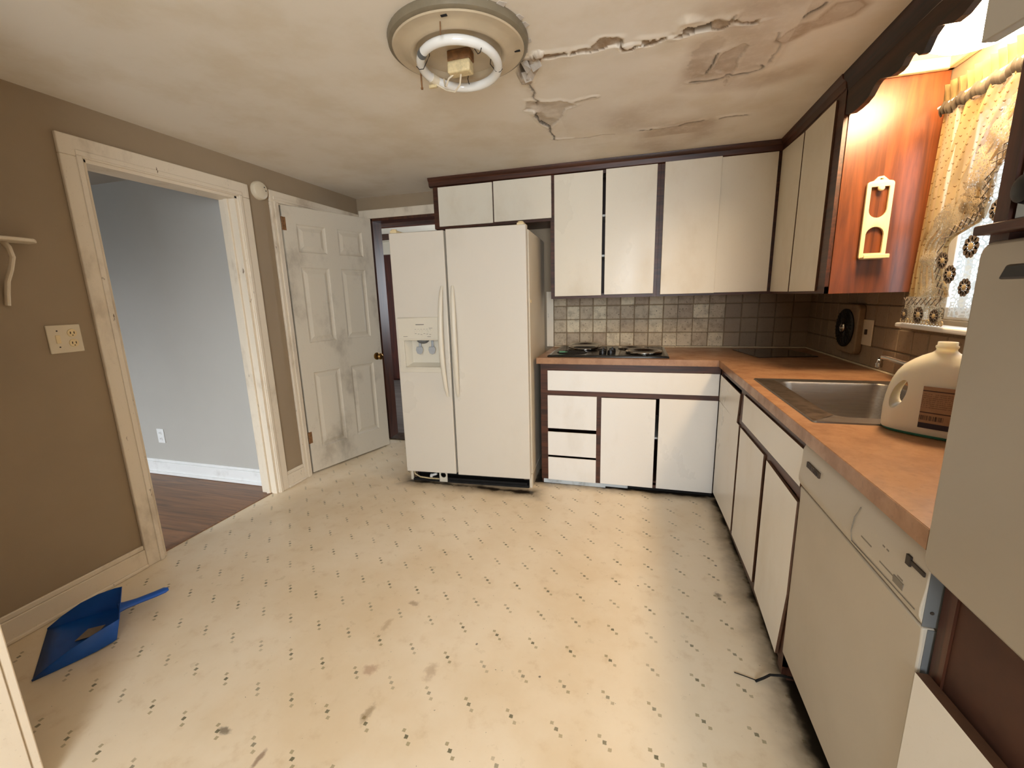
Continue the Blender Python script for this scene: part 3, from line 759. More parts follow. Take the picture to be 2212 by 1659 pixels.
for b in ((-.65, -.59, -5.07, -5.02, .78, 2.06), (.59, .65, -5.07, -5.02, .78, 2.06), (-.65, .65, -5.07, -5.02, 2.0, 2.06), (-.65, .65, -5.07, -5.02, .78, .84), (-.65, .65, -5.07, -5.02, 1.40, 1.45)):
    obj('sash', BM(b), M['trim_white'], w2, bevel=.003)
obj('pane', BM((-.59, .59, -5.048, -5.042, .84, 2.0)), M['glass'], w2)

# ------------------------------------------------------------------ base cabinets
bc = thing('base_cabinet', 'white laminate base cabinet under the black cooktop, three drawers beside two doors', 'cabinet', (-.55, .3, 0))
bm = bmesh.new()
fx0, fx1, fy = -1.122, .015, .019; FI = 0.0
for b in ((fx0, fx0+.05, fy, fy+.02, .04, .874), (fx0, fx1, fy, fy+.02, .828, .874), (fx0, fx1, fy, fy+.02, .652, .69), (fx0, fx1, fy, fy+.02, .03, .05), (-.738, -.706, fy, fy+.02, .04, .66), (-.02, fx1, fy, fy+.02, .03, .874)):
    box(bm, b[0], b[1], b[2]+FI, b[3], b[4], b[5]); FI += .0004
obj('face_frame', bm, M['dark_wood_x'], bc)
bm = BM((fx0, fx0+.018, fy+.02, B-.02, .0, .874), (fx0, fx1, B-.035, B-.02, .0, .87), (fx0+.018, fx1, fy+.02, B-.035, .06, .075), (-.73, -.715, fy+.021, B-.035, .075, .82)); obj('carcass', bm, M['board'], bc)
obj('shelf', BM((-.715, fx1, fy+.06, B-.036, .36, .372)), M['laminate'], bc)
bm = BM((-1.108, -.67, .022, .035, 0, .031)); box(bm, -.67, -.52, .026, .035, .008, .031); obj('kick_board', bm, M['kick'], bc)
obj('kick_board', BM((-.52, .015, .05, .06, 0, .031)), M['soot'], bc)
obj('drawer_front', BM((-1.072, .010, .012, .020, .687, .826)), M['laminate'], bc, bevel=.0015)
for z0, z1 in ((.415, .652), (.216, .389), (.030, .200)):
    obj('drawer_front', BM((-1.073, -.737, .012, .020, z0, z1)), M['laminate'], bc, bevel=.0015)
obj('door', BM((-.706, -.358, .012, .020, .033, .648)), M['laminate'], bc, bevel=.0015)
obj('door', BM((-.336, .012, .012, .020, .034, .655)), M['laminate'], bc, bevel=.0015)

sc_ = thing('base_cabinet', 'white laminate base cabinet under the steel sink, doors edged in dark wood', 'cabinet', (.3, -.7, 0))
bm = bmesh.new()
rx = .019; FI = 0.0
for b in ((rx, rx+.02, -.03, .017, .06, .874), (rx, rx+.02, -1.385, .017, .84, .874), (rx, rx+.02, -1.385, .017, .672, .708), (rx, rx+.02, -.60, -.52, .60, .85), (rx, rx+.02, -.595, -.545, .06, .70), (rx, rx+.02, -1.045, -.985, .06, .70), (rx, rx+.02, -1.385, -1.34, .02, .874), (rx, rx+.02, -1.385, .017, .05, .10)):
    box(bm, b[0]+FI, b[1], b[2], b[3], b[4], b[5]); FI += .0004
obj('face_frame', bm, M['dark_wood_y'], sc_)
bm = BM((rx+.02, R-.02, -1.385, -1.37, 0, .874), (rx+.02, R-.02, -1.37, .0, .06, .075), (R-.035, R-.02, -1.37, .0, .075, .87)); obj('carcass', bm, M['board'], sc_)
obj('kick_board', BM((.062, .075, -1.385, .017, 0, .06)), M['soot'], sc_)
def yzpanel(name, pts, parent, x0=.012, x1=.020, mat='laminate'):
    bm = bmesh.new(); prism(bm, pts, 'x', x0, x1); bmesh.ops.recalc_face_normals(bm, faces=bm.faces)
    for f in bm.faces:
        if abs(f.normal.x) < .5: f.material_index = 1
    o = obj(name, bm, M[mat], parent); o.data.materials.append(M['door_edge']); return o
yzpanel('drawer_front', [(-.010,.667),(-.500,.667),(-.528,.822),(-.010,.826)], sc_)
yzpanel('drawer_front', [(-.604,.703),(-1.384,.716),(-1.384,.840),(-.604,.836)], sc_)
yzpanel('door', [(-.018,.056),(-.552,.088),(-.552,.668),(-.018,.664)], sc_)
yzpanel('door', [(-.585,.088),(-.992,.098),(-.992,.676),(-.585,.667)], sc_)
yzpanel('door', [(-1.040,.098),(-1.340,.062),(-1.384,.33),(-1.384,.664),(-1.040,.672)], sc_, .010, .020)

# ------------------------------------------------------------------ dishwasher
dw = thing('dishwasher', 'off-white built-in dishwasher at the end of the counter run', 'dishwasher', (.3, -1.69, 0))
prof = [(.034,.866),(.016,.862),(.009,.846),(.008,.80),(.004,.76),(.005,.745),(.012,.728),(.030,.724)]
bm = bmesh.new(); prism(bm, prof, 'y', -1.998, -1.388); obj('control_panel', bm, M['dw'], dw, bevel=.002)
bm = bmesh.new(); prism(bm, [(.034,.722),(.012,.722),(.014,.69),(.015,.4),(.015,.115),(.034,.105)], 'y', -1.998, -1.390); obj('door', bm, M['dw'], dw, bevel=.003)
obj('door_side_shade', BM((.0205, .0335, -1.9992, -1.9981, .11, .72), (.0105, .0335, -1.9992, -1.9981, .726, .860)), M['gasket'], dw)  # dark plates over the end face, its shade put into their colour
obj('tub', BM((.034, R-.03, -1.995, -1.392, .10, .868)), M['dw'], dw)
obj('toe_kick', BM((.085, .10, -1.995, -1.392, 0, .10)), M['black'], dw)
bm = BM((.0035, .0085, -1.530, -1.440, .806, .822)); obj('latch_slot', bm, M['steel_dirty'], dw)
bm = bmesh.new()
for i in range(9): box(bm, .0025, .0045, -1.526+i*.0098, -1.5235+i*.0098, .807, .821)
obj('latch_slot_rib', bm, M['slot'], dw)
bm = bmesh.new(); tube(bm, [(.0075,-1.755,.834),(.0055,-1.738,.80),(.004,-1.735,.765),(.0045,-1.742,.742)], .0012, 5); tube(bm, [(.0045,-1.742,.742),(.0045,-1.85,.745),(.0045,-1.985,.748)], .0012, 5)
obj('panel_seam', bm, M['print_grey'], dw)
bm = BM((.0055, .009, -1.990, -1.942, .818, .826), (.0045, .009, -1.950, -1.937, .812, .832)); obj('vent_lever', bm, M['slot'], dw)
bm = bmesh.new()
for (y, z, w) in ((-1.80,.812,.05),(-1.80,.775,.045),(-1.86,.80,.008),(-1.875,.80,.008),(-1.885,.765,.05),(-1.93,.774,.018),(-1.925,.762,.03)):
    box(bm, .0038+(z-.76)*.09, .009, y-w/2, y+w/2, z-.0015, z+.0015)
tag(obj('printed_mark', bm, M['print_grey'], dw), kind='stuff')
obj('worn_badge', BM((.0035, .009, -1.945, -1.912, .756, .770)), M['print_grey'], dw)
bm = bmesh.new(); lathe(bm, [(.004, 0), (.003, -.003)], (.022, -1.9975, .755), 10, 'y'); obj('screw', bm, M['slot'], dw)

# ------------------------------------------------------------------ counter
ct = thing('countertop', 'brown mottled laminate countertop turning the corner from cooktop to sink', 'countertop', (0, .3, .874))
CT = .914
sk = (.045, .605, -1.335, -.600)      # sink cutout
bm = bmesh.new()
box(bm, -1.145, 0, 0, B-.016, .874, CT); box(bm, 0, R-.003, -.600+.0, B-.004, .874, CT)
box(bm, 0, .06, -1.32, -.60, .874, CT); box(bm, .585, R-.003, -1.32, -.60, .874, CT); box(bm, 0, R-.003, -1.995, -1.32, .874, CT)
bmesh.ops.remove_doubles(bm, verts=bm.verts, dist=1e-5)
obj('slab', bm, M['counter'], ct)
obj('edge_band', BM((-1.1465, .0, -.0015, 0, .874, CT-.001), (-.0015, 0, -1.995, 0, .874, CT-.001)), M['counter'], ct)

# ------------------------------------------------------------------ sink and faucet
sink = thing('sink', 'stainless steel drop-in sink with a grimy front rim', 'sink', (.325, -.967, .914))
def rrect(x0, x1, y0, y1, r, z, n=6):
    pts = []
    for cx, cy, a0 in ((x1-r, y1-r, 0), (x0+r, y1-r, 90), (x0+r, y0+r, 180), (x1-r, y0+r, 270)):
        for k in range(n+1):
            a = math.radians(a0+90*k/n); pts.append((cx+r*math.cos(a), cy+r*math.sin(a), z))
    return pts
bm = bmesh.new()
o1 = ring(bm, rrect(.045, .605, -1.335, -.600, .012, .9145)); o2 = ring(bm, rrect(.047, .603, -1.333, -.602, .012, .919)); i1 = ring(bm, rrect(.128, .555, -1.262, -.660, .055, .917))
bridge(bm, o1, o2); bridge(bm, o2, i1); obj('rim', bm, M['steel'], sink, smooth=True)
bm = bmesh.new()
rs = [ring(bm, rrect(.128, .555, -1.262, -.660, .055, .917)), ring(bm, rrect(.134, .549, -1.256, -.666, .055, .908)), ring(bm, rrect(.140, .543, -1.250, -.672, .06, .80)), ring(bm, rrect(.152, .531, -1.238, -.684, .06, .755)), ring(bm, rrect(.185, .50, -1.205, -.715, .05, .742))]
for a, b in zip(rs, rs[1:]): bridge(bm, a, b)
bm.faces.new(rs[-1]); obj('basin', bm, M['steel'], sink, smooth=True, normals=True)
bm = bmesh.new(); lathe(bm, [(.045, .7425), (.04, .745), (.03, .7435), (.001, .743)], (.34, -.96, 0), 24, caps=False); obj('drain', bm, M['chrome'], sink, smooth=True)
bm = bmesh.new()
rim_d = [(.049,-1.329),(.049,-.606),(.122,-.640),(.126,-.70),(.126,-1.20),(.135,-1.245)]
A = ring(bm, [(x, y, .9192+.0*(x)) for x, y in rim_d]); bm.faces.new(A); obj('grime_film', bm, M['steel_dirty'], sink)
fc = thing('faucet', 'chrome gooseneck sink faucet half hidden behind the plastic jug', 'faucet', (.645, -.97, .914))
bm = bmesh.new(); lathe(bm, [(.026, .9145), (.026, .925), (.018, .932), (.016, .965), (.012, .98)], (.645, -.97, 0), 20); obj('base', bm, M['chrome'], fc, smooth=True)
bm = bmesh.new()
tube(bm, [(.645,-.97,.96),(.640,-.965,.992),(.598,-.94,1.008),(.568,-.87,1.018),(.534,-.78,1.027),(.515,-.725,1.036),(.504,-.695,1.038),(.501,-.683,1.028),(.500,-.680,1.004)], .011, 12, radii=[.013,.012,.011,.011,.0105,.0105,.011,.0115,.0115]); obj('spout', bm, M['chrome'], fc, smooth=True)
bm = bmesh.new(); lathe(bm, [(.013, .993), (.0135, 1.008), (.0125, 1.012)], (.500, -.680, 0), 16); obj('aerator', bm, M['chrome'], fc, smooth=True)
bm = bmesh.new(); tube(bm, [(.65,-.985,.975),(.655,-1.01,1.0),(.65,-1.06,1.01)], .007, 8); obj('handle', bm, M['chrome'], fc, smooth=True)

# ------------------------------------------------------------------ cooktop
ck = thing('cooktop', 'black drop-in electric cooktop with chrome burner rings, one burner missing', 'cooktop', (-.69, .31, .914))
bm = bmesh.new()
A = ring(bm, rrect(-1.082, -.285, .045, .60, .012, .9142)); A2 = ring(bm, rrect(-1.080, -.287, .047, .598, .012, .924)); A3 = ring(bm, rrect(-1.066, -.301, .061, .584, .012, .929)); A4 = ring(bm, rrect(-1.056, -.311, .071, .574, .012, .9265))
for a, b in ((A, A2), (A2, A3), (A3, A4)): bridge(bm, a, b)
bm.faces.new(A4); obj('tray', bm, M['black_glass'], ck, smooth=True)
def burner(cx, cy, r, z, tilt=0):
    bm = bmesh.new()
    lathe(bm, [(r*.30, -.012), (r*.62, -.010), (r*.80, .002), (r*.86, .007), (r*.97, .009), (r*1.0, .006), (r*1.0, -.002)], (0, 0, 0), 44, caps=False)
    bmesh.ops.rotate(bm, verts=bm.verts, cent=(0,0,0), matrix=Matrix.Rotation(tilt, 3, 'X'))
    bmesh.ops.translate(bm, verts=bm.verts, vec=(cx, cy, z)); o = obj('drip_ring', bm, M['chrome'], ck, smooth=True)
    bm = bmesh.new(); lathe(bm, [(.001, -.006), (r*.70, -.006)], (cx, cy, z), 30, caps=False); obj('burner_well', bm, M['soot'], o)
burner(-.865, .435, .125, .945, .10); burner(-.525, .455, .095, .931); burner(-.440, .245, .122, .932)
bm = bmesh.new(); lathe(bm, [(.001, .9272), (.10, .9272), (.104, .929), (.108, .9275)], (-.93, .21, 0), 40, caps=False); obj('burner_hole', bm, M['soot'], ck)
bm = BM((-1.02, -.975, .175, .19, .929, .939)); box(bm, -.978, -.96, .178, .187, .931, .936); obj('burner_plug', bm, M['green'], ck, bevel=.003)
bm = bmesh.new(); tube(bm, [(-.975,.182,.934),(-.94,.19,.938),(-.90,.20,.934),(-.87,.23,.93)], .003, 6); obj('wire', bm, M['black'], ck)
for (x, y) in ((-.715, .175), (-.66, .185), (-.715, .26), (-.655, .30)):
    bm = bmesh.new(); lathe(bm, [(.024, .927), (.022, .945), (.018, .948)], (x, y, 0), 20); box(bm, x-.004, x+.004, y-.021, y+.021, .945, .956); obj('knob', bm, M['black'], ck, smooth=True)
# glass board in the corner
a_ = math.radians(10.5)
gb = thing('cutting_board', 'dark glass cutting board lying in the counter corner', 'cutting board', (.205, .33, .9145), a_)
bm = bmesh.new(); A = ring(bm, rrect(0, .36, -.20, .20, .012, 0)); A2 = ring(bm, rrect(0, .36, -.20, .20, .012, .005)); bridge(bm, A, A2); bm.faces.new(A2); bm.faces.new(A[::-1])
obj('board', bm, M['glass_board'], gb, local=True, bevel=.001)

# ------------------------------------------------------------------ upper cabinets
UF = .336
def upper(label, x0, x1, z0, doors, frame_boxes, shelves=(), cl=True):
    t = thing('wall_cabinet', label, 'cabinet', ((x0+x1)/2, (UF+B)/2, z0))
    bm = FB('y', frame_boxes); obj('face_frame', bm, M['dark_wood_x'], t)
    bm = BM((x0, x0+.016, UF+.02, B-.02, z0, 2.18), (x1-.016, x1, UF+.02, B-.02, z0, 2.18), (x0+.016, x1-.016, UF+.02, B-.02, z0, z0+.016), (x0+.016, x1-.016, B-.03, B-.02, z0+.016, 2.18))
    obj('carcass', bm, M['dark_wood'], t)
    for z in shelves: obj('shelf', BM((x0+.017, x1-.017, UF+.05, B-.031, z, z+.014)), M['laminate'], t)
    for (a, b, c, d, y) in doors:
        obj('door', BM((a, b, y, UF, c, d)), M['laminate_up'], t, bevel=.0015)
    return t
ff = lambda x0, x1, z0, z1: (x0, x1, UF, UF+.02, z0, z1)
upper('short dark-framed cabinet with two small doors above the white refrigerator', -2.004, -1.105, 1.850,
      [(-1.958, -1.530, 1.864, 2.143, UF-.016), (-1.520, -1.096, 1.868, 2.146, UF-.016)],
      [ff(-2.004, -1.95, 1.85, 2.18), ff(-2.004, -1.105, 2.13, 2.18), ff(-2.004, -1.105, 1.85, 1.875), ff(-1.535, -1.515, 1.86, 2.15)])
upper('tall two-door wall cabinet above the cooktop, dark gap between its doors', -1.104, -.370, 1.304,
      [(-1.074, -.742, 1.322, 2.145, UF-.016), (-.721, -.392, 1.326, 2.150, UF-.016)],
      [ff(-1.104, -1.062, 1.304, 2.18), ff(-.395, -.370, 1.304, 2.18), ff(-1.104, -.37, 2.13, 2.18), ff(-1.104, -.37, 1.304, 1.335)], (1.59, 1.86))
upper('wall cabinet with two overlapping sliding-style white doors left of the corner', -.369, .338, 1.304,
      [(-.346, -.010, 1.318, 2.152, UF-.030), (-.010, .306, 1.320, 2.150, UF-.012)],
      [ff(-.369, -.335, 1.304, 2.18), ff(.30, .345, 1.304, 2.18), ff(-.369, .338, 2.13, 2.18), ff(-.369, .338, 1.304, 1.335)], (1.6,))
UX = .339
rc = thing('wall_cabinet', 'narrow wall cabinet with reddish wood end panel beside the sink window', 'cabinet', (.5, 0, 1.304))
bm = FB('x', ((UX-.009, UX+.02, -.50, -.405, 1.304, 2.18), (UX-.009, UX+.02, -.50, UF, 2.13, 2.18), (UX-.009, UX+.02, -.50, UF, 1.304, 1.335), (UX-.009, UX+.02, -.06, -.02, 1.304, 2.18))); obj('face_frame', bm, M['dark_wood_y'], rc)
bm = BM((UX+.02, R-.004, -.49, B-.02, 1.304, 1.32), (R-.02, R-.004, -.49, B-.02, 1.32, 2.18)); obj('carcass', bm, M['dark_wood'], rc)
obj('end_panel', BM((UX+.008, R-.003, -.505, -.490, 1.303, 2.19)), M['red_wood'], rc, bevel=.001)
yzpanel('door', [(UF-.015,1.318),(-.022,1.316),(-.038,2.135),(UF-.015,2.150)], rc, UX-.016, UX-.008, 'laminate_up')
yzpanel('door', [(-.040,1.316),(-.410,1.317),(-.420,2.140),(-.052,2.135)], rc, UX-.016, UX-.008, 'laminate_up')
t5 = thing('trim_5', None, None, (-.8, UF, 2.18), kind='structure')
bm = bmesh.new(); prism(bm, [(UF-.002, 2.15), (UF-.014, 2.155), (UF-.018, 2.185), (UF-.03, 2.195), (UF-.034, H), (UF+.02, H), (UF+.02, 2.15)], 'x', -2.03, UX+.0); obj('crown_molding', bm, M['dark_wood_x'], t5, bevel=.002)
bm = bmesh.new(); prism(bm, [(UX-.002, 2.15), (UX-.014, 2.155), (UX-.018, 2.185), (UX-.03, 2.195), (UX-.034, H), (UX+.02, H), (UX+.02, 2.15)], 'y', -.50, UF+.0); obj('crown_molding', bm, M['dark_wood_y'], t5, bevel=.002)
bm = BM((R-.028, R, -2.0, -.506, H-.045, H)); box(bm, UX+.02, R, -.534, -.506, H-.045, H); obj('cove_molding', bm, M['cream_plastic'], t5, bevel=.006)
va = thing('window_valance', 'dark scalloped wooden valance board hanging from the ceiling at the sink window', 'valance', (UX, -1.2, 2.05))
lower = [(-.502,2.052),(-.56,2.036),(-.61,2.034),(-.66,2.036),(-.70,2.045),(-.735,2.068),(-.755,2.074),(-.776,2.074),(-.80,2.066),(-.85,2.050),(-.89,2.047),(-.915,2.052),(-.937,2.070),(-.964,2.072),(-.985,2.062),(-1.012,2.040),(-1.032,2.036),(-1.045,2.050),(-1.06,2.068),(-1.09,2.080),(-1.12,2.070),(-1.16,2.052),(-1.20,2.050),(-1.24,2.062)]
lower += [(-2*1.25-y, z) for y, z in lower[::-1]]
poly = lower + [(-1.998, H), (-.502, H)]
bm = bmesh.new(); prism(bm, poly, 'x', UX-.006, UX+.014); obj('scalloped_board', bm, M['valance_wood'], va)
bm = bmesh.new(); prism(bm, [(UX-.03, H), (UX-.026, H-.022), (UX-.014, H-.035), (UX-.0065, H-.07), (UX-.0065, H)], 'y', -1.998, -.502); obj('cornice', bm, M['valance_wood'], va, bevel=.002)

# ------------------------------------------------------------------ ceiling lamp over the sink (lit)
lp = thing('ceiling_lamp', 'lit opal glass ceiling lamp glowing warm behind the scalloped valance', 'lamp', (.51, -.95, H))
bm = bmesh.new(); lathe(bm, [(.150, H), (.152, H-.02), (.140, H-.024)], (.51, -.95, 0), 40); obj('base', bm, M['chrome'], lp, smooth=True)
bm = bmesh.new(); lathe(bm, [(.142, H-.022), (.150, H-.045), (.147, H-.075), (.128, H-.105), (.095, H-.126), (.05, H-.137), (.002, H-.14)], (.51, -.95, 0), 40, caps=False); obj('glass_shade', bm, M['lamp'], lp, smooth=True)

# ------------------------------------------------------------------ curtain
cu = thing('curtain', 'gathered cream curtain with dotted weave and lace edging at the sink window', 'curtain', (.61, -.8, 2.0))
def sheet(name, top, bot, nu, nv, amp, freq, mat, parent, x=.612, edge=None, phase=0.0):
    bm = bmesh.new(); uvl = bm.loops.layers.uv.new('UVMap'); G = []
    for j in range(nv+1):
        t = j/nv; row = []
        for i in range(nu+1):
            s = i/nu
            y0, z0 = top(s); y1, z1 = bot(s)
            y = y0 + (y1-y0)*t; z = z0 + (z1-z0)*t
            w = amp*(.55+.45*math.sin(3*t+s*4))*math.sin(freq*s*2*PI + phase + .6*math.sin(5*s+2*t))
            row.append(bm.verts.new((x + w, y + .25*w, z)))
        G.append(row)
    for j in range(nv):
        for i in range(nu):
            f = bm.faces.new((G[j][i], G[j][i+1], G[j+1][i+1], G[j+1][i]))
            for lo, (a, b) in zip(f.loops, ((j, i), (j, i+1), (j+1, i+1), (j+1, i))):
                lo[uvl].uv = (b/nu*.62, a/nv*.86 if bot is not top else 0)
    return obj(name, bm, M[mat], parent, smooth=True, normals=False)
inner = [(0.0, -1.30), (.20, -1.15), (.35, -1.03), (.4375, -.972), (.5625, -.967), (.646, -.95), (.674, -.882), (.707, -.806), (.743, -.788), (.854, -.786), (.9375, -.815), (1.0, -.843)]
def inner_y(t):
    for (a, b), (c, d) in zip(inner, inner[1:]):
        if t <= c: return b + (d-b)*(t-a)/(c-a)
    return inner[-1][1]
def panel_mesh(name, ytop, mat, amp, freq, x, parent, zt=2.005, zb=1.285, mirror=False):
    bm = bmesh.new(); uvl = bm.loops.layers.uv.new('UVMap'); nu, nv = 90, 60; G = []
    for j in range(nv+1):
        t = j/nv; z = zt + (zb-zt)*t; row = []
        yl = -.640 + (.055)*t; yr = inner_y(t)
        for i in range(nu+1):
            s = i/nu; y = yl + (yr-yl)*s
            if mirror: y = -2.10 - y
            w = amp*(1-.35*t)*(math.sin(freq*s*2*PI + .7*math.sin(6*s)) + .45*math.sin(freq*1.7*s*2*PI + 2*t))
            row.append(bm.verts.new((x + w, y, z)))
        G.append(row)
    for j in range(nv):
        for i in range(nu):
            f = bm.faces.new((G[j][i], G[j][i+1], G[j+1][i+1], G[j+1][i]))
            for lo, (a, b) in zip(f.loops, ((j, i), (j, i+1), (j+1, i+1), (j+1, i))):
                t = a/nv; wdt = (.64-.055*t + inner_y(t))
                lo[uvl].uv = (abs(wdt)*b/nu*1.05 + 5, 3 - a/nv*.72)
    return obj(name, bm, M[mat], parent, smooth=True, normals=False)
pm = panel_mesh('dotted_panel', 0, 'curtain', .009, 7, .612, cu)
# gathered heading above the rod and the rod
bm = bmesh.new(); uvl = bm.loops.layers.uv.new('UVMap'); G = []
for j in range(7):
    row = []
    for i in range(241):
        s = i/240; y = -.628 - s*.86; z = 1.985 + j*.0135
        w = .011*math.sin(s*150+.8*math.sin(23*s))*(0.35+abs(j-2)*.25)
        row.append(bm.verts.new((.607 + w, y + .003*math.sin(s*310), z + .004*math.sin(s*97)*(j > 4))))
    G.append(row)
for j in range(6):
    for i in range(240):
        f = bm.faces.new((G[j][i], G[j][i+1], G[j+1][i+1], G[j+1][i]))
        for lo in f.loops: lo[uvl].uv = (i*.0004, .002)
obj('gathered_heading', bm, M['heading'], cu, smooth=True, normals=False)
bm = bmesh.new(); G = []
for j in range(6):
    row = []
    for i in range(221):
        s_ = i/220; y = -.632 - s_*.80; z = 2.006 - j*.009
        w = (.0028+.0012*math.sin(31*s_))*math.sin(s_*230+1.6*math.sin(17*s_)) - .009*math.sin(j/5*PI)
        row.append(bm.verts.new((.604 + w, y, z + .006*math.sin(s_*63))))
    G.append(row)
for j in range(5):
    for i in range(220): bm.faces.new((G[j][i], G[j][i+1], G[j+1][i+1], G[j+1][i]))
obj('rod_pocket', bm, M['pocket'], cu, smooth=True, normals=False)
bm = bmesh.new(); tube(bm, [(.607, -.61, 2.0), (.607, -1.52, 2.0)], .006, 10); obj('rod', bm, M['trim_white'], cu, smooth=True)
# lace borders: net, crossed ribbon, rosettes, scalloped edge
def strip(name, path, w, nrm, mat, x, n=40, amp=.004, off=0.0):
    """band of width w beside a polyline in (y,z)"""
    pts = []; seg = [math.hypot(b[0]-a[0], b[1]-a[1]) for a, b in zip(path, path[1:])]; tot = sum(seg)
    def at(d):
        for (a, b), s in zip(zip(path, path[1:]), seg):
            if d <= s or (a, b) == (path[-2], path[-1]): return (a[0]+(b[0]-a[0])*d/s, a[1]+(b[1]-a[1])*d/s), ((b[0]-a[0])/s, (b[1]-a[1])/s)
            d -= s
    bm = bmesh.new(); P = []
    for i in range(n+1):
        d = tot*i/n; (y, z), (ty, tz) = at(d); ny, nz = -tz*nrm, ty*nrm
        sc = 1 + (.10*abs(math.sin(d/.035*PI)) if mat == 'lace' else 0)
        xx = x + amp*math.sin(d*70)
        P.append((bm.verts.new((xx, y+ny*off, z+nz*off)), bm.verts.new((xx-.002, y+ny*(off+w*sc), z+nz*(off+w*sc)))))
    for a, b in zip(P, P[1:]): bm.faces.new((a[0], b[0], b[1], a[1]))
    return obj(name, bm, M[mat], cu, smooth=True, normals=False)
hem = [(-.586, 1.285), (-.70, 1.285), (-.845, 1.283)]
diag = [(-.845, 1.285), (-.815, 1.34), (-.786, 1.40), (-.788, 1.475), (-.806, 1.497), (-.882, 1.52), (-.95, 1.542), (-.968, 1.60), (-.972, 1.68), (-1.03, 1.75), (-1.15, 1.86), (-1.30, 2.0)]
strip('lace_hem', hem, .095, -1 if False else 1, 'lace', .606, 60)
strip('lace_edge', diag, .125, -1, 'lace', .606, 120)
def xband(path, nrm, off, x, step=.03, w=.028):
    bm = bmesh.new(); seg = [math.hypot(b[0]-a[0], b[1]-a[1]) for a, b in zip(path, path[1:])]; tot = sum(seg)
    def at(d):
        for k, ((a, b), s) in enumerate(zip(zip(path, path[1:]), seg)):
            if d <= s or k == len(seg)-1: return (a[0]+(b[0]-a[0])*d/s, a[1]+(b[1]-a[1])*d/s), ((b[0]-a[0])/s, (b[1]-a[1])/s)
            d -= s
    d = 0
    while d + step <= tot + 1e-6:
        (y, z), (ty, tz) = at(d); (y2, z2), _ = at(d+step); ny, nz = -tz*nrm, ty*nrm
        p = lambda yy, zz, o: (x, yy+ny*o, zz+nz*o)
        tube(bm, [p(y, z, off), p(y2, z2, off+w)], .0018, 4); tube(bm, [p(y2, z2, off), p(y, z, off+w)], .0018, 4)
        d += step
    return obj('crossed_ribbon', bm, M['lace_dark'], cu)
xband(hem, 1, .004, .600); xband(diag, -1, .006, .600)
def rosette(y, z, r, mat='lace_dark'):
    bm = bmesh.new(); n = 10
    for k in range(n):
        a = 2*PI*k/n; c = (y+.66*r*math.cos(a), z+.66*r*math.sin(a))
        pts = [(.598, c[0]+.30*r*math.cos(t), c[1]+.30*r*math.sin(t)) for t in [2*PI*q/8 for q in range(8)]]
        f = ring(bm, pts); bm.faces.new(f)
        tube(bm, [(.598, y+.3*r*math.cos(a), z+.3*r*math.sin(a)), (.598, y+.6*r*math.cos(a), z+.6*r*math.sin(a))], .0016, 4)
    o = obj('rosette', bm, M[mat], cu)
    bm = bmesh.new(); lathe(bm, [(.001, -.003), (.28*r, -.002), (.3*r, 0)], (.598, y, z), 16, 'x'); obj('rosette_eye', bm, M['lace_light'], o)
for y, z, r in ((-.606, 1.212, .026), (-.703, 1.213, .036), (-.80, 1.212, .030), (-.797, 1.418, .033), (-.848, 1.366, .036), (-.932, 1.456, .042), (-.935, 1.318, .034), (-1.02, 1.56, .036), (-1.08, 1.66, .036), (-1.15, 1.75, .036)):
    rosette(y, z, r)
bm = bmesh.new()
for i in range(14):
    y = -.585 - i*.0195; torus(bm, (.603, y, 1.186), .009, .0022, 12, 5, 'x')
obj('scalloped_edge', bm, M['lace_light'], cu, smooth=True)

bm = bmesh.new(); G = []
for j in range(25):
    row = []
    for i in range(61):
        s_ = i/60; y = -.80 - s_*.66; z = 1.99 - j*.0325; w = .008*math.sin(s_*58+.5*math.sin(9*s_))
        row.append(bm.verts.new((.640 + w, y, z)))
    G.append(row)
for j in range(24):
    for i in range(60): bm.faces.new((G[j][i], G[j][i+1], G[j+1][i+1], G[j+1][i]))
obj('lace_panel', bm, M['lace_white'], cu, smooth=True, normals=False)
# holder on the end panel
ho = thing('wrap_holder', 'cream plastic two-window roll holder hung on the reddish end panel', 'holder', (.49, -.506, 1.45))
def arc(cx, cy, r, a0, a1, n=8, ry=None):
    return [(cx+r*math.cos(math.radians(a0+(a1-a0)*k/n)), cy+(ry or r)*math.sin(math.radians(a0+(a1-a0)*k/n))) for k in range(n+1)]
outer = arc(-.036, .012, .012, 180, 270, 4) + arc(.036, .012, .012, 270, 360, 4) + arc(.036, .308, .012, 0, 90, 4) + [(.026, .322), (.006, .340), (-.012, .338), (-.026, .322)] + arc(-.036, .308, .012, 90, 180, 4)
h1 = [(-.034, .024), (.034, .024)] + [(.034, .10)] + arc(0, .102, .034, 5, 175, 10) + [(-.034, .10)]
h2 = arc(0, .205, .034, 180, 360, 10) + [(.034, .30), (-.034, .30)]
h3 = [(-.010, .326), (.008, .326), (.004, .333), (-.004, .333)]
bm = plate2d(outer, [h1, h2, h3], .010, .001)
bmesh.ops.rotate(bm, verts=bm.verts, cent=(0,0,0), matrix=Matrix.Rotation(PI/2, 3, 'X'))
bmesh.ops.translate(bm, verts=bm.verts, vec=(0, -.008, 0)); obj('frame', bm, M['cream_plastic'], ho, local=True, smooth=True)
bm = bmesh.new(); box(bm, -.045, .045, -.045, -.006, .0, .008); box(bm, -.045, .05, -.05, -.044, .0, .016); obj('foot', bm, M['cream_plastic'], ho, local=True, bevel=.002)
bm = BM((.012, .05, -.047, -.012, .0085, .018)); obj('clip', bm, M['cream_plastic'], ho, local=True, bevel=.002)
bm = bmesh.new(); lathe(bm, [(.012, -.014), (.012, -.022), (.008, -.026)], (0, 0, .292), 16, 'y'); obj('stud', bm, M['cream_plastic'], ho, local=True, smooth=True)

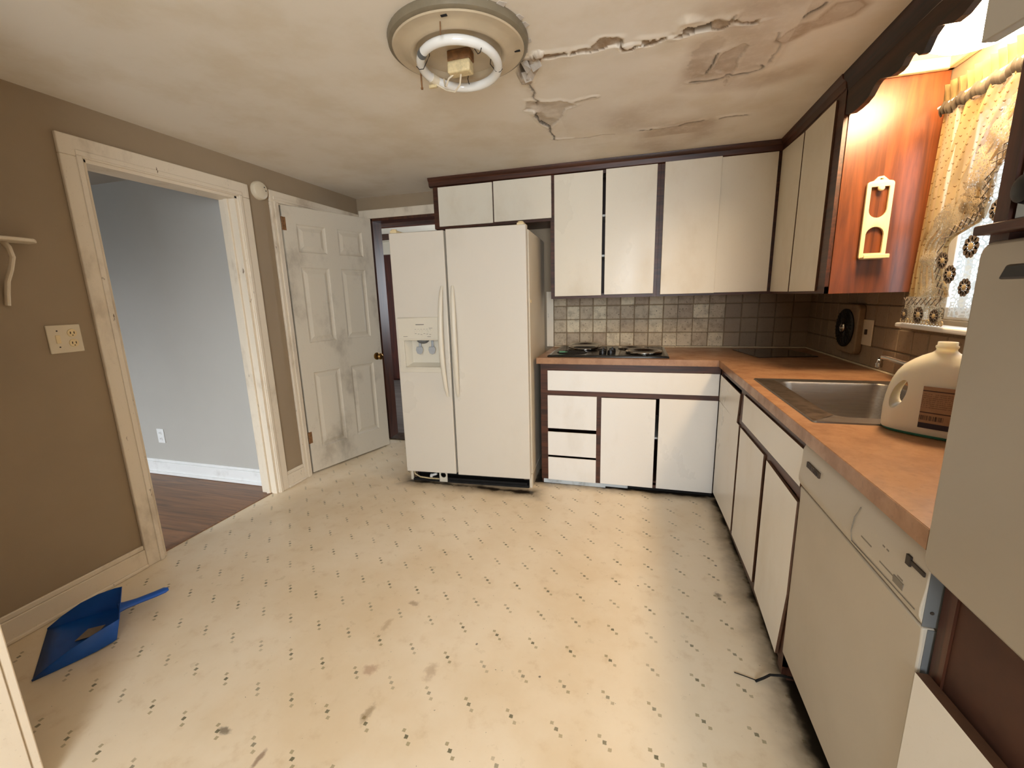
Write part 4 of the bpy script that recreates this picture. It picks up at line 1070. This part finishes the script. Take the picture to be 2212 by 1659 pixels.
# wall fan and switch
fa = thing('wall_fan', 'round black vent fan in a rounded cream housing on the right-hand wall', 'fan', (R-.012, .0, 1.11))
bm = bmesh.new(); A = [(y, z) for y, z, _ in rrect(-.115, .118, .970, 1.240, .03, 0)]; prism(bm, A, 'x', R-.046, R-.011); obj('housing', bm, M['fan_case'], fa, bevel=.006)
bm = bmesh.new(); lathe(bm, [(.105, -.0462), (.106, -.052), (.098, -.056), (.001, -.050)], (R, .018, 1.108), 44, 'x', caps=False); obj('grille_dish', bm, M['black'], fa, smooth=True)
bm = bmesh.new()
for k in range(28):
    a = 2*PI*k/28; tube(bm, [(R-.058, .018+.03*math.cos(a), 1.108+.03*math.sin(a)), (R-.059, .018+.097*math.cos(a+.25), 1.108+.097*math.sin(a+.25))], .0016, 4)
for r in (.055, .08): torus(bm, (R-.0585, .018, 1.108), r, .0014, 40, 5, 'x')
obj('grille_wire', bm, M['black'], fa)
bm = bmesh.new(); lathe(bm, [(.028, -.054), (.028, -.062), (.022, -.066), (.001, -.064)], (R, .018, 1.108), 28, 'x', caps=False); torus(bm, (R-.066, .018, 1.108), .012, .002, 20, 6, 'x'); obj('hub', bm, M['chrome'], fa, smooth=True)
sw = thing('light_switch', 'cream single light switch plate between the vent fan and the window', 'switch', (R-.012, -.16, 1.09))
obj('plate', BM((R-.018, R-.0115, -.212, -.108, 1.028, 1.162)), M['plate_white'], sw, bevel=.003)
obj('toggle', BM((R-.028, R-.018, -.166, -.154, 1.085, 1.112)), M['slot'], sw, bevel=.002)

# jug
rd = Vector((.763, -.646, 0)); jang = math.atan2(rd.y, rd.x)
jc = Vector((.318, -1.398, CT))
jug = thing('jug', 'milky plastic gallon jug with a side handle, uncapped, standing beside the sink', 'jug', jc, jang)
prof = [(0,.104,.052),(.004,.110,.058),(.012,.114,.063),(.03,.115,.065),(.07,.1155,.066),(.10,.113,.065),(.125,.109,.064),(.15,.103,.061),(.175,.093,.057),(.195,.080,.051),(.21,.064,.044),(.222,.047,.036),(.232,.028,.026),(.238,.022,.0215),(.243,.021,.021),(.247,.0235,.0235),(.251,.0235,.0235),(.254,.0205,.0205),(.262,.0205,.0205),(.262,.017,.017),(.235,.017,.017)]
def superell(a, b, z, n=48, e=2.6):
    out = []
    for k in range(n):
        t = 2*PI*k/n; c, s = math.cos(t), math.sin(t)
        out.append((a*math.copysign(abs(c)**(2/e), c), b*math.copysign(abs(s)**(2/e), s), z))
    return out
bm = bmesh.new(); rs = [ring(bm, superell(a, b, z, e=2.7 if z < .2 else 2.0)) for z, a, b in prof]
for a, b in zip(rs, rs[1:]): bridge(bm, a, b)
bm.faces.new(rs[0][::-1]); bm.faces.new(rs[-1]); bmesh.ops.recalc_face_normals(bm, faces=bm.faces)
ta = bpy.data.meshes.new('ta'); bm.to_mesh(ta); bm.free(); oa = bpy.data.objects.new('ta', ta); COL.objects.link(oa)
bm = bmesh.new(); A = []
for y, k in ((-.09, 1.12), (0, .96), (.09, 1.12)):
    A.append(ring(bm, [(-.074 + .016*k*math.cos(t) + .010*math.sin(t), y, .112 + .040*k*math.sin(t)) for t in [2*PI*q/24 for q in range(24)]]))
bridge(bm, A[0], A[1]); bridge(bm, A[1], A[2]); bm.faces.new(A[0][::-1]); bm.faces.new(A[2]); bmesh.ops.recalc_face_normals(bm, faces=bm.faces)
tb = bpy.data.meshes.new('tb'); bm.to_mesh(tb); bm.free(); ob = bpy.data.objects.new('tb', tb); COL.objects.link(ob)
mod = oa.modifiers.new('b', 'BOOLEAN'); mod.operation = 'DIFFERENCE'; mod.object = ob; mod.solver = 'EXACT'
mb = oa.modifiers.new('bev', 'BEVEL'); mb.width = .004; mb.segments = 2; mb.limit_method = 'ANGLE'; mb.angle_limit = math.radians(50)
me = bpy.data.meshes.new_from_object(oa.evaluated_get(bpy.context.evaluated_depsgraph_get()))
bpy.data.objects.remove(oa); bpy.data.objects.remove(ob)
me.name = 'jug_body'; me.materials.clear(); me.materials.append(M['jug']); me.shade_smooth(); me.set_sharp_from_angle(angle=math.radians(50))
jb = bpy.data.objects.new('body', me); COL.objects.link(jb); jb.parent = jug
bm = bmesh.new(); rs = [ring(bm, superell(a+.0006, b+.0006, z, e=2.7)) for z, a, b in ((.0005,.1045,.0525),(.004,.110,.058),(.010,.1135,.0625))]
for a, b in zip(rs, rs[1:]): bridge(bm, a, b)
obj('liquid', bm, M['teal'], jug, local=True, smooth=True)
bm = bmesh.new(); G = []
for j in range(9):
    z = .03 + j*.0145; row = []
    hw = .115; hd = .0655
    for i in range(15):
        x = -.020 + i*.0065
        xx = min(abs(x)/hw, .99); y = -hd*(1-xx**2.7)**(1/2.7) - .0012
        row.append(bm.verts.new((x, y, z)))
    G.append(row)
for j in range(8):
    for i in range(14): bm.faces.new((G[j][i], G[j][i+1], G[j+1][i+1], G[j+1][i]))
obj('label', bm, M['label'], jug, local=True, smooth=True, normals=False)

# ------------------------------------------------------------------ oven tower (right foreground)
tw = thing('oven_tower', 'tall dark wood oven cabinet at the right edge, its top door hanging ajar', 'cabinet', (.3, -2.4, 0))
ya, yb = -2.006, -2.78
bm = FB('x', ((.0, .02, ya-.035, ya, .845, 1.405), (.0, .02, ya-.026, ya, 1.405, H), (.0, .02, yb, yb+.04, .60, H), (.0, .02, yb, ya, 1.64, 1.70), (.028, .034, ya-.03, ya, .10, .845)))
obj('face_frame', bm, M['dark_wood'], tw)
bm = BM((.036, R-.004, ya-.018, ya-.001, .0, H), (.028, R-.004, yb, yb+.018, 0, H), (.03, R-.004, yb+.018, ya-.018, .830, .845)); obj('carcass', bm, M['dark_wood'], tw)
obj('filler_panel', BM((.0345, .042, yb, ya-.002, .05, .84)), M['board'], tw)
obj('ledge', BM((-.022, .02, yb, ya+.001, 1.398, 1.412)), M['dark_wood_y'], tw, bevel=.003)
yzpanel('lower_door', [(ya-.006,.10),(yb+.01,.10),(yb+.01,.70),(ya-.006,.640)], tw, .006, .026)
obj('kick_board', BM((.06, .07, yb, ya, 0, .10)), M['black'], tw)
bm = bmesh.new()                                   # the upper door swings on its near stile
hy, hx = -2.649, -.003; a18 = math.radians(10)
fe = Vector((hx-.56*math.sin(a18), hy+.56*math.cos(a18)))
nrm_ = Vector((math.cos(a18), math.sin(a18)))*.018
z0, z1 = 1.62, 2.19
q0 = Vector((hx, hy)); A = [(q0.x, q0.y), (fe.x, fe.y), (fe.x+nrm_.x, fe.y+nrm_.y), (q0.x+nrm_.x, q0.y+nrm_.y)]
prism(bm, A, 'z', z0, z1); obj('upper_door', bm, M['oven_white'], tw, bevel=.0015)
ov = thing('wall_oven', 'white built-in oven door with black handle in the dark oven cabinet', 'oven', (.2, -2.39, .845))
bm = bmesh.new(); A = [(y, z) for y, z, _ in rrect(yb+.012, ya+.006, .846, 1.388, .022, 0)]
prism(bm, A, 'x', -.006, .012); obj('door', bm, M['oven_white'], ov, bevel=.005)
obj('cavity', BM((.031, .55, yb+.02, ya-.02, .846, 1.385)), M['oven_white'], ov)
bm = bmesh.new(); prism(bm, [(-2.098, 1.333), (-2.108, 1.352), (-2.72, 1.352), (-2.72, 1.333)], 'x', -.04, -.022); box(bm, -.03, -.006, -2.14, -2.12, 1.336, 1.350); box(bm, -.03, -.006, -2.70, -2.68, 1.336, 1.350); obj('handle', bm, M['black'], ov, bevel=.003)
mw = thing('microwave', 'pale mirrored microwave in the oven cabinet above the white oven door', 'microwave', (.2, -2.39, 1.412))
obj('glass_door', BM((.004, .012, yb+.05, ya-.030, 1.414, 1.606)), M['oven_glass'], mw, bevel=.003)
obj('case', BM((.022, .40, yb+.05, ya-.032, 1.414, 1.608)), M['black'], mw)
bm = bmesh.new(); lathe(bm, [(.022, .004), (.018, -.010), (.010, -.014)], (0, -2.062, 1.452), 20, 'x'); obj('knob', bm, M['black'], mw, smooth=True)

# ------------------------------------------------------------------ refrigerator
fr = thing('refrigerator', 'white side-by-side refrigerator with ice dispenser and missing kick grille', 'refrigerator', (-2.086, -.212, 0), math.atan2(.056, .924))
FWd = .926
bm = BM((0, FWd, .072, .745, .100, 1.742), (0, .02, .10, .745, .0, .10), (FWd-.02, FWd, .10, .745, 0, .10)); obj('body', bm, M['fridge_side'], fr, local=True, bevel=.006)
obj('side_flange', BM((FWd-.022, FWd, .060, .20, .0, .10)), M['fridge_side'], fr, local=True, bevel=.004)
obj('side_flange', BM((0, .022, .060, .20, .0, .10)), M['fridge_side'], fr, local=True, bevel=.004)
obj('gasket', BM((.012, FWd-.012, .056, .074, .095, 1.742)), M['gasket'], fr, local=True)
def slab_hole(bm, x0, x1, z0, z1, h, y0, y1):
    hx0, hx1, hz0, hz1 = h
    O = lambda y: [(x0,y,z0),(x1,y,z0),(x1,y,z1),(x0,y,z1)]
    I = lambda y: [(hx0,y,hz0),(hx1,y,hz0),(hx1,y,hz1),(hx0,y,hz1)]
    of, ob_, i_f, ib = ring(bm, O(y0)), ring(bm, O(y1)), ring(bm, I(y0)), ring(bm, I(y1))
    bridge(bm, of, i_f); bridge(bm, of, ob_); bridge(bm, i_f, ib); bridge(bm, ob_, ib)
bm = bmesh.new(); hole = (.060, .318, .868, 1.052); slab_hole(bm, .003, .385, .094, 1.757, hole, 0, .056); ld = obj('freezer_door', bm, M['fridge'], fr, local=True, bevel=.005)
obj('fridge_door', BM((.398, .922, 0, .056, .090, 1.762)), M['fridge'], fr, local=True, bevel=.005)
def handle(x, sgn):
    bm = bmesh.new(); pts = []; rad = []
    for k in range(25):
        t = k/24; z = .664 + t*.744; bow = math.sin(PI*t)**.7
        pts.append((x + sgn*.011*bow, -.006 - .046*bow, z)); rad.append(.006 + .0085*math.sin(PI*t)**.4)
    tube(bm, pts, .012, 12, 1.25, True, rad, up=(1,0,0)); obj('handle', bm, M['fridge_plastic'], fr, local=True, smooth=True)
handle(.358, -1); handle(.430, 1)
di = bpy.data.objects.new('dispenser', None)
bm = bmesh.new(); slab_hole(bm, .022, .338, .832, 1.209, hole, -.009, .002); di = obj('dispenser', bm, M['fridge_plastic'], fr, local=True, bevel=.006)
bm = bmesh.new()
fo = ring(bm, [(.060,.001,.868),(.318,.001,.868),(.318,.001,1.052),(.060,.001,1.052)]); bo = ring(bm, [(.092,.054,.892),(.306,.054,.892),(.306,.054,1.052),(.092,.054,1.052)])
bridge(bm, fo, bo); bm.faces.new(bo); obj('recess', bm, M['fridge_plastic'], di, local=True)
obj('drip_tray', BM((.062, .316, -.016, .030, .858, .870)), M['fridge_plastic'], di, local=True, bevel=.003)
bm = BM((.03, .33, -.0115, -.008, 1.058, 1.066)); obj('control_lip', bm, M['fridge_plastic'], di, local=True, bevel=.002)
obj('print_line', BM((.155, .215, -.0102, -.008, 1.158, 1.162)), M['slot'], di, local=True)
bm = bmesh.new()
for i in range(6):
    x = .152 + i*.021; lathe(bm, [(.0075, -.009), (.0065, -.0125), (.003, -.0135)], (x, 0, 1.116 + (.006 if i % 2 else -.004)), 12, 'y')
obj('button', bm, M['fridge_plastic'], di, local=True, smooth=True)
bm = bmesh.new()
for i in range(6):
    x = .145 + i*.021; box(bm, x, x+.013, -.0096, -.008, 1.098 - (i % 3)*.003, 1.1005 - (i % 3)*.003); box(bm, x+.002, x+.011, -.0096, -.008, 1.128, 1.130)
box(bm, .06, .09, -.0096, -.008, 1.078, 1.081); box(bm, .235, .26, -.0096, -.008, 1.076, 1.079); box(bm, .25, .275, -.0096, -.008, 1.135, 1.1375)
tag(obj('printed_mark', bm, M['print_grey'], di, local=True), kind='stuff')
bm = bmesh.new(); lathe(bm, [(.042, 1.052), (.040, 1.044), (.026, 1.032), (.012, 1.028)], (.185, .030, 0), 24); obj('ice_chute', bm, M['gasket'], di, local=True, smooth=True)
M['paddle'] = plain('clear_grey_plastic', (176, 180, 184), .2, .05, 20, Coat_Weight=.5)
for x in (.160, .252):
    bm = bmesh.new(); A = ring(bm, [(px_, .020, pz) for px_, _, pz in [(x+a, 0, .985+b) for a, b in [(-.020,.022),(.020,.022),(.026,.0),(.018,-.024),(0,-.030),(-.018,-.024),(-.026,0)]]]); B2 = ring(bm, [(v.co.x, .012, v.co.z) for v in A]); bridge(bm, A, B2); bm.faces.new(A); bm.faces.new(B2[::-1])
    box(bm, x-.008, x+.010, .024, .030, 1.0, 1.05); obj('paddle', bm, M['paddle'], di, local=True, bevel=.003)
for x in (.03, .885):
    bm = bmesh.new(); box(bm, x-.022, x+.024, .012, .13, 1.757, 1.775); lathe(bm, [(.020, 1.775), (.019, 1.782), (.012, 1.784)], (x, .03, 0), 18); obj('hinge_cap', bm, M['cream_plastic'], fr, local=True, bevel=.003)
obj('bumper', BM((FWd, FWd+.004, .10, .13, 1.285, 1.305)), M['cream_plastic'], fr, local=True, bevel=.002)
# machinery behind the missing grille
obj('kick_cavity', BM((.022, FWd-.022, .16, .18, .0, .095)), M['soot'], fr, local=True)
bm = BM((.022, FWd-.022, .052, .16, .0, .016)); obj('base_rail', bm, M['soot'], fr, local=True, bevel=.004)
bm = BM((.05, FWd-.04, .060, .072, .016, .034)); obj('drain_lip', bm, M['soot'], fr, local=True, bevel=.003)
bm = plate2d([(-.03, 0), (.03, 0), (.03, .082), (-.03, .082)], [[(.021*math.cos(t), .052+.021*math.sin(t)) for t in [2*PI*k/20 for k in range(20)]]], .012)
bmesh.ops.rotate(bm, verts=bm.verts, cent=(0,0,0), matrix=Matrix.Rotation(PI/2, 3, 'X')); bmesh.ops.translate(bm, verts=bm.verts, vec=(.268, .045, .010)); obj('filter_housing', bm, M['fridge_plastic'], fr, local=True)
for b in ((.022, .055, .062, .10, .02, .092), (.865, .90, .062, .10, .055, .088)): obj('leveller_bracket', BM(b), M['steel_dirty'], fr, local=True, bevel=.003)
bm = bmesh.new(); tube(bm, [(.035,.055,.09),(.04,.05,.055),(.08,.05,.032),(.15,.05,.026),(.23,.052,.024)], .005, 6); obj('water_tube', bm, M['porcelain'], fr, local=True, smooth=True)
bm = bmesh.new(); tube(bm, [(.165,.06,.045),(.21,.06,.06)], .009, 8); lathe(bm, [(.014, .16), (.014, .175)], (0, .06, .043), 10, 'x'); obj('valve', bm, M['trim_white'], fr, local=True)

# ------------------------------------------------------------------ ceiling fixture (unlit)
cf = thing('ceiling_light', 'round flush ceiling light without its cover, unlit ring tube hanging below', 'light', (-1.13, -1.232, H))
bm = bmesh.new(); lathe(bm, [(.243, 0), (.245, -.006), (.242, -.024), (.234, -.030), (.226, -.030)], (0,0,0), 64, caps=False); obj('rim', bm, M['pan_rim'], cf, local=True, smooth=True)
bm = bmesh.new(); lathe(bm, [(.232, -.028), (.226, -.034), (.205, -.034), (.190, -.037), (.172, -.046), (.162, -.048), (.154, -.044), (.148, -.034), (.10, -.030), (.002, -.030)], (0,0,0), 64, caps=False); obj('pan', bm, M['pan'], cf, local=True, smooth=True)
def rtorus(bm, R0, r, a0, a1, z, n=60):
    tube(bm, [(R0*math.cos(a), R0*math.sin(a), z - .012*math.sin(a)) for a in [a0+(a1-a0)*k/n for k in range(n+1)]], r, 14, up=(0,0,1))
ga = math.radians(158)
bm = bmesh.new(); rtorus(bm, .136, .0155, ga+.10, ga+2*PI-.10, -.075); obj('ring_tube', bm, M['tube'], cf, local=True, smooth=True)
bm = bmesh.new(); rtorus(bm, .136, .0165, ga-.12, ga+.12, -.075, 8); obj('tube_base', bm, M['plate_white'], cf, local=True, smooth=True)
bm = bmesh.new(); rtorus(bm, .136, .0160, ga+1.1-.0, ga+1.27, -.075, 6); obj('maker_mark', bm, M['gasket'], cf, local=True, smooth=True)
bm = BM((-.040, .046, -.020, .026, -.064, -.030)); obj('lamp_holder', bm, M['rust'], cf, local=True, bevel=.004)
bm = BM((-.042, .044, -.020, .026, -.102, -.062)); obj('socket', bm, M['porcelain'], cf, local=True, bevel=.007, seg=3)
bm = bmesh.new()
tube(bm, [(-.018,0,-.095),(-.045,.0,-.11),(-.06,.012,-.125),(-.075,.035,-.115),(-.085,.05,-.085)], .0032, 7); tube(bm, [(.004,.0,-.096),(-.01,.02,-.125),(-.04,.045,-.135),(-.08,.06,-.118),(-.115,.058,-.098),(-.13,.055,-.085)], .0032, 7)
obj('lead_wire', bm, M['plate_white'], cf, local=True, smooth=True)
bm = BM((-.150, -.118, .052, .066, -.104, -.092)); obj('connector', bm, M['porcelain'], cf, local=True, bevel=.003)
for a in (20, 95, 205, 320):
    ca, sa = math.cos(math.radians(a)), math.sin(math.radians(a)); bm = bmesh.new()
    tube(bm, [(.105*ca, .105*sa, -.03), (.108*ca+.004, .108*sa, -.05), (.112*ca-.004, .112*sa, -.068), (.128*ca, .128*sa, -.092), (.142*ca, .142*sa, -.094), (.152*ca, .152*sa, -.084)], .0016, 5); obj('spring_clip', bm, M['slot'], cf, local=True)
bm = bmesh.new(); tube(bm, [(-.183, .06, -.03), (-.182, .062, -.095)], .0032, 8); lathe(bm, [(.005, -.1), (.005, -.094)], (-.182, .062, 0), 8); obj('threaded_rod', bm, M['rust'], cf, local=True)
bm = bmesh.new(); tube(bm, [(.015, -.19, -.04), (.013, -.188, -.075)], .0022, 8); obj('threaded_rod', bm, M['rust'], cf, local=True)
for x, y in ((.035, -.205), (.198, .055)):
    bm = bmesh.new(); box(bm, x-.010, x+.010, y-.004, y+.004, -.0365, -.033); obj('key_slot', bm, M['soot'], cf, local=True)
bm = bmesh.new()
for k in range(14):
    a = math.radians(-75 + k*11 + random.uniform(-5, 5)); r = .243
    if k % 3 == 1: continue
    flake(bm, [(r*math.cos(a), r*math.sin(a), -.004), (r*math.cos(a+.12), r*math.sin(a+.12), -.004), ((r+.012+.008*random.random())*math.cos(a+.1), (r+.014)*math.sin(a+.1), -.001), ((r+.010)*math.cos(a+.02), (r+.012)*math.sin(a+.02), -.001)])
pk = obj('paint_flake', bm, M['plaster'], cf, local=True); pk['kind'] = 'stuff'

# ------------------------------------------------------------------ left wall fittings
sd = thing('smoke_detector', 'round off-white smoke detector between the two left-hand door casings', 'smoke detector', (L, -.392, 2.053))
bm = bmesh.new(); lathe(bm, [(.058, 0), (.058, .020), (.052, .030), (.036, .036), (.001, .037)], (0,0,0), 36, 'x', caps=False); obj('case', bm, M['plate_white'], sd, local=True, smooth=True)
for y, z in ((.020, .022), (.030, .002)):
    bm = bmesh.new(); lathe(bm, [(.005, .033), (.004, .0375)], (0, y, z), 10, 'x'); obj('vent_slot', bm, M['slot'], sd, local=True)
ou = thing('wall_outlet', 'double-wide off-white outlet plate on the tan wall beside the doorway casing', 'outlet', (L, -1.563, 1.197))
obj('plate', BM((0, .007, -.060, .060, -.061, .061)), M['plate_white'], ou, local=True, bevel=.003)
for z in (.024, -.020):
    bm = bmesh.new(); lathe(bm, [(.018, .006), (.017, .0095)], (0, .026, z), 20, 'x'); rc_ = obj('receptacle', bm, M['cream_plastic'], ou, local=True)
    bm = BM((.0093, .0102, .018, .021, z-.004, z+.006), (.0093, .0102, .031, .034, z-.004, z+.006), (.0093, .0102, .0245, .0285, z-.012, z-.008)); obj('slot', bm, M['slot'], rc_, local=True)
bm = BM((.0065, .009, -.034, -.018, -.018, .018)); obj('blank_insert', bm, M['cream_plastic'], ou, local=True, bevel=.001)
for z in (.036, -.034):
    bm = bmesh.new(); lathe(bm, [(.0035, .006), (.003, .008)], (0, -.025, z), 8, 'x'); obj('screw', bm, M['slot'], ou, local=True)
sh = thing('wall_shelf', 'small white wall shelf on a curved bracket at the left edge', 'shelf', (L, -1.80, 1.59))
bm = bmesh.new(); A = [(L, -2.0), (L, -1.605), (L+.06, -1.612), (L+.095, -1.635), (L+.105, -1.68), (L+.105, -2.0)]; prism(bm, A, 'z', 1.590, 1.604); obj('board', bm, M['trim'], sh, bevel=.004)
bm = bmesh.new(); tube(bm, [(L+.035,-1.70,1.588),(L+.06,-1.70,1.565),(L+.068,-1.70,1.53),(L+.050,-1.705,1.485),(L+.022,-1.71,1.44),(L+.012,-1.715,1.39),(L+.008,-1.72,1.345)], .012, 10, .7, up=(0,1,0)); obj('bracket', bm, M['trim'], sh, smooth=True)
def outlet(label, x, z, y, nrm):
    t = thing('wall_outlet', label, 'outlet', (x, y, z))
    obj('plate', BM((-.036, .036, -.006, 0, -.058, .058)), M['trim_white'], t, local=True, bevel=.003)
    for dz in (.024, -.024):
        bm = bmesh.new(); lathe(bm, [(.016, -.0055), (.015, -.009)], (0, 0, dz), 16, 'y'); o = obj('receptacle', bm, M['trim_white'], t, local=True)
        obj('slot', BM((-.007, -.005, -.0098, -.0088, dz-.003, dz+.006), (.005, .007, -.0098, -.0088, dz-.003, dz+.006)), M['slot'], o, local=True)
outlet('white outlet low on the grey wall of the adjoining room', -4.09, .32, -.48, -1)
outlet('white outlet at left on the dark paneled wall of the back room', -4.71, .33, 3.424, -1)
outlet('white outlet at right on the dark paneled wall of the back room', -4.58, .34, 3.424, -1)
pw = thing('power_strip', 'white power strip with cord on the floor of the back room', 'power strip', (-4.55, 3.2, 0))
obj('bar', BM((-4.70, -4.40, 3.18, 3.23, .001, .035)), M['trim_white'], pw, bevel=.006)
bm = bmesh.new(); tube(bm, [(-4.42,3.2,.02),(-4.35,3.25,.04),(-4.40,3.33,.15),(-4.50,3.39,.28),(-4.57,3.41,.33)], .006, 6); obj('cord', bm, M['trim_white'], pw, smooth=True)

# ------------------------------------------------------------------ dustpan and small things on the floor
dp = thing('dustpan', 'bright blue plastic dustpan lying on the floor by the left baseboard', 'dustpan', (-2.712, -1.972, 0), math.atan2(.83, .56))
bm = bmesh.new()
st = [(0.0, .166, .008), (.05, .168, .040), (.11, .166, .070), (.17, .158, .088), (.225, .142, .098), (.250, .132, .100)]
bt = [(0.0, .164, .002), (.05, .160, .004), (.11, .152, .006), (.17, .142, .008), (.215, .126, .010), (.228, .118, .011)]
Lb = ring(bm, [(x, y, z) for x, y, z in bt]); Rb = ring(bm, [(x, -y, z) for x, y, z in bt]); Lt = ring(bm, st); Rt = ring(bm, [(x, -y, z) for x, y, z in st])
for i in range(5):
    bm.faces.new((Lb[i], Lb[i+1], Rb[i+1], Rb[i])); bm.faces.new((Lt[i], Lt[i+1], Lb[i+1], Lb[i])); bm.faces.new((Rb[i], Rb[i+1], Rt[i+1], Rt[i]))
bm.faces.new((Lt[5], Rt[5], Rb[5], Lb[5]))
pn = obj('pan', bm, M['blue'], dp, local=True, smooth=True); md_ = pn.modifiers.new('sheet', 'SOLIDIFY'); md_.thickness = .003; md_.offset = 1
bm = bmesh.new(); tube(bm, [(.236,.03,.060),(.26,.034,.058),(.30,.042,.054),(.36,.055,.050),(.392,.062,.050),(.406,.064,.049)], .016, 12, .5, True, [.034,.026,.021,.021,.021,.012], up=(0,0,1)); obj('handle', bm, M['blue'], dp, local=True, smooth=True)
bm = bmesh.new(); flake(bm, [(-2.640,-1.900,.010),(-2.585,-1.860,.016),(-2.600,-1.815,.024),(-2.655,-1.845,.017)], .002)
tag(obj('paper_scrap', bm, M['paper']), 'torn brown paper scrap lying in the blue dustpan', 'paper scrap')
bm = bmesh.new(); tube(bm, [(.060,-1.385,.012),(.02,-1.388,.016),(-.018,-1.403,.024),(-.04,-1.412,.014),(-.066,-1.421,.004)], .0042, 7); tube(bm, [(-.06,-1.417,.004),(-.09,-1.408,.003),(-.128,-1.399,.003)], .0016, 5)
tag(obj('loose_wire', bm, M['soot'], smooth=True), 'short kinked dark wire poking from under the dishwasher onto the floor', 'wire')
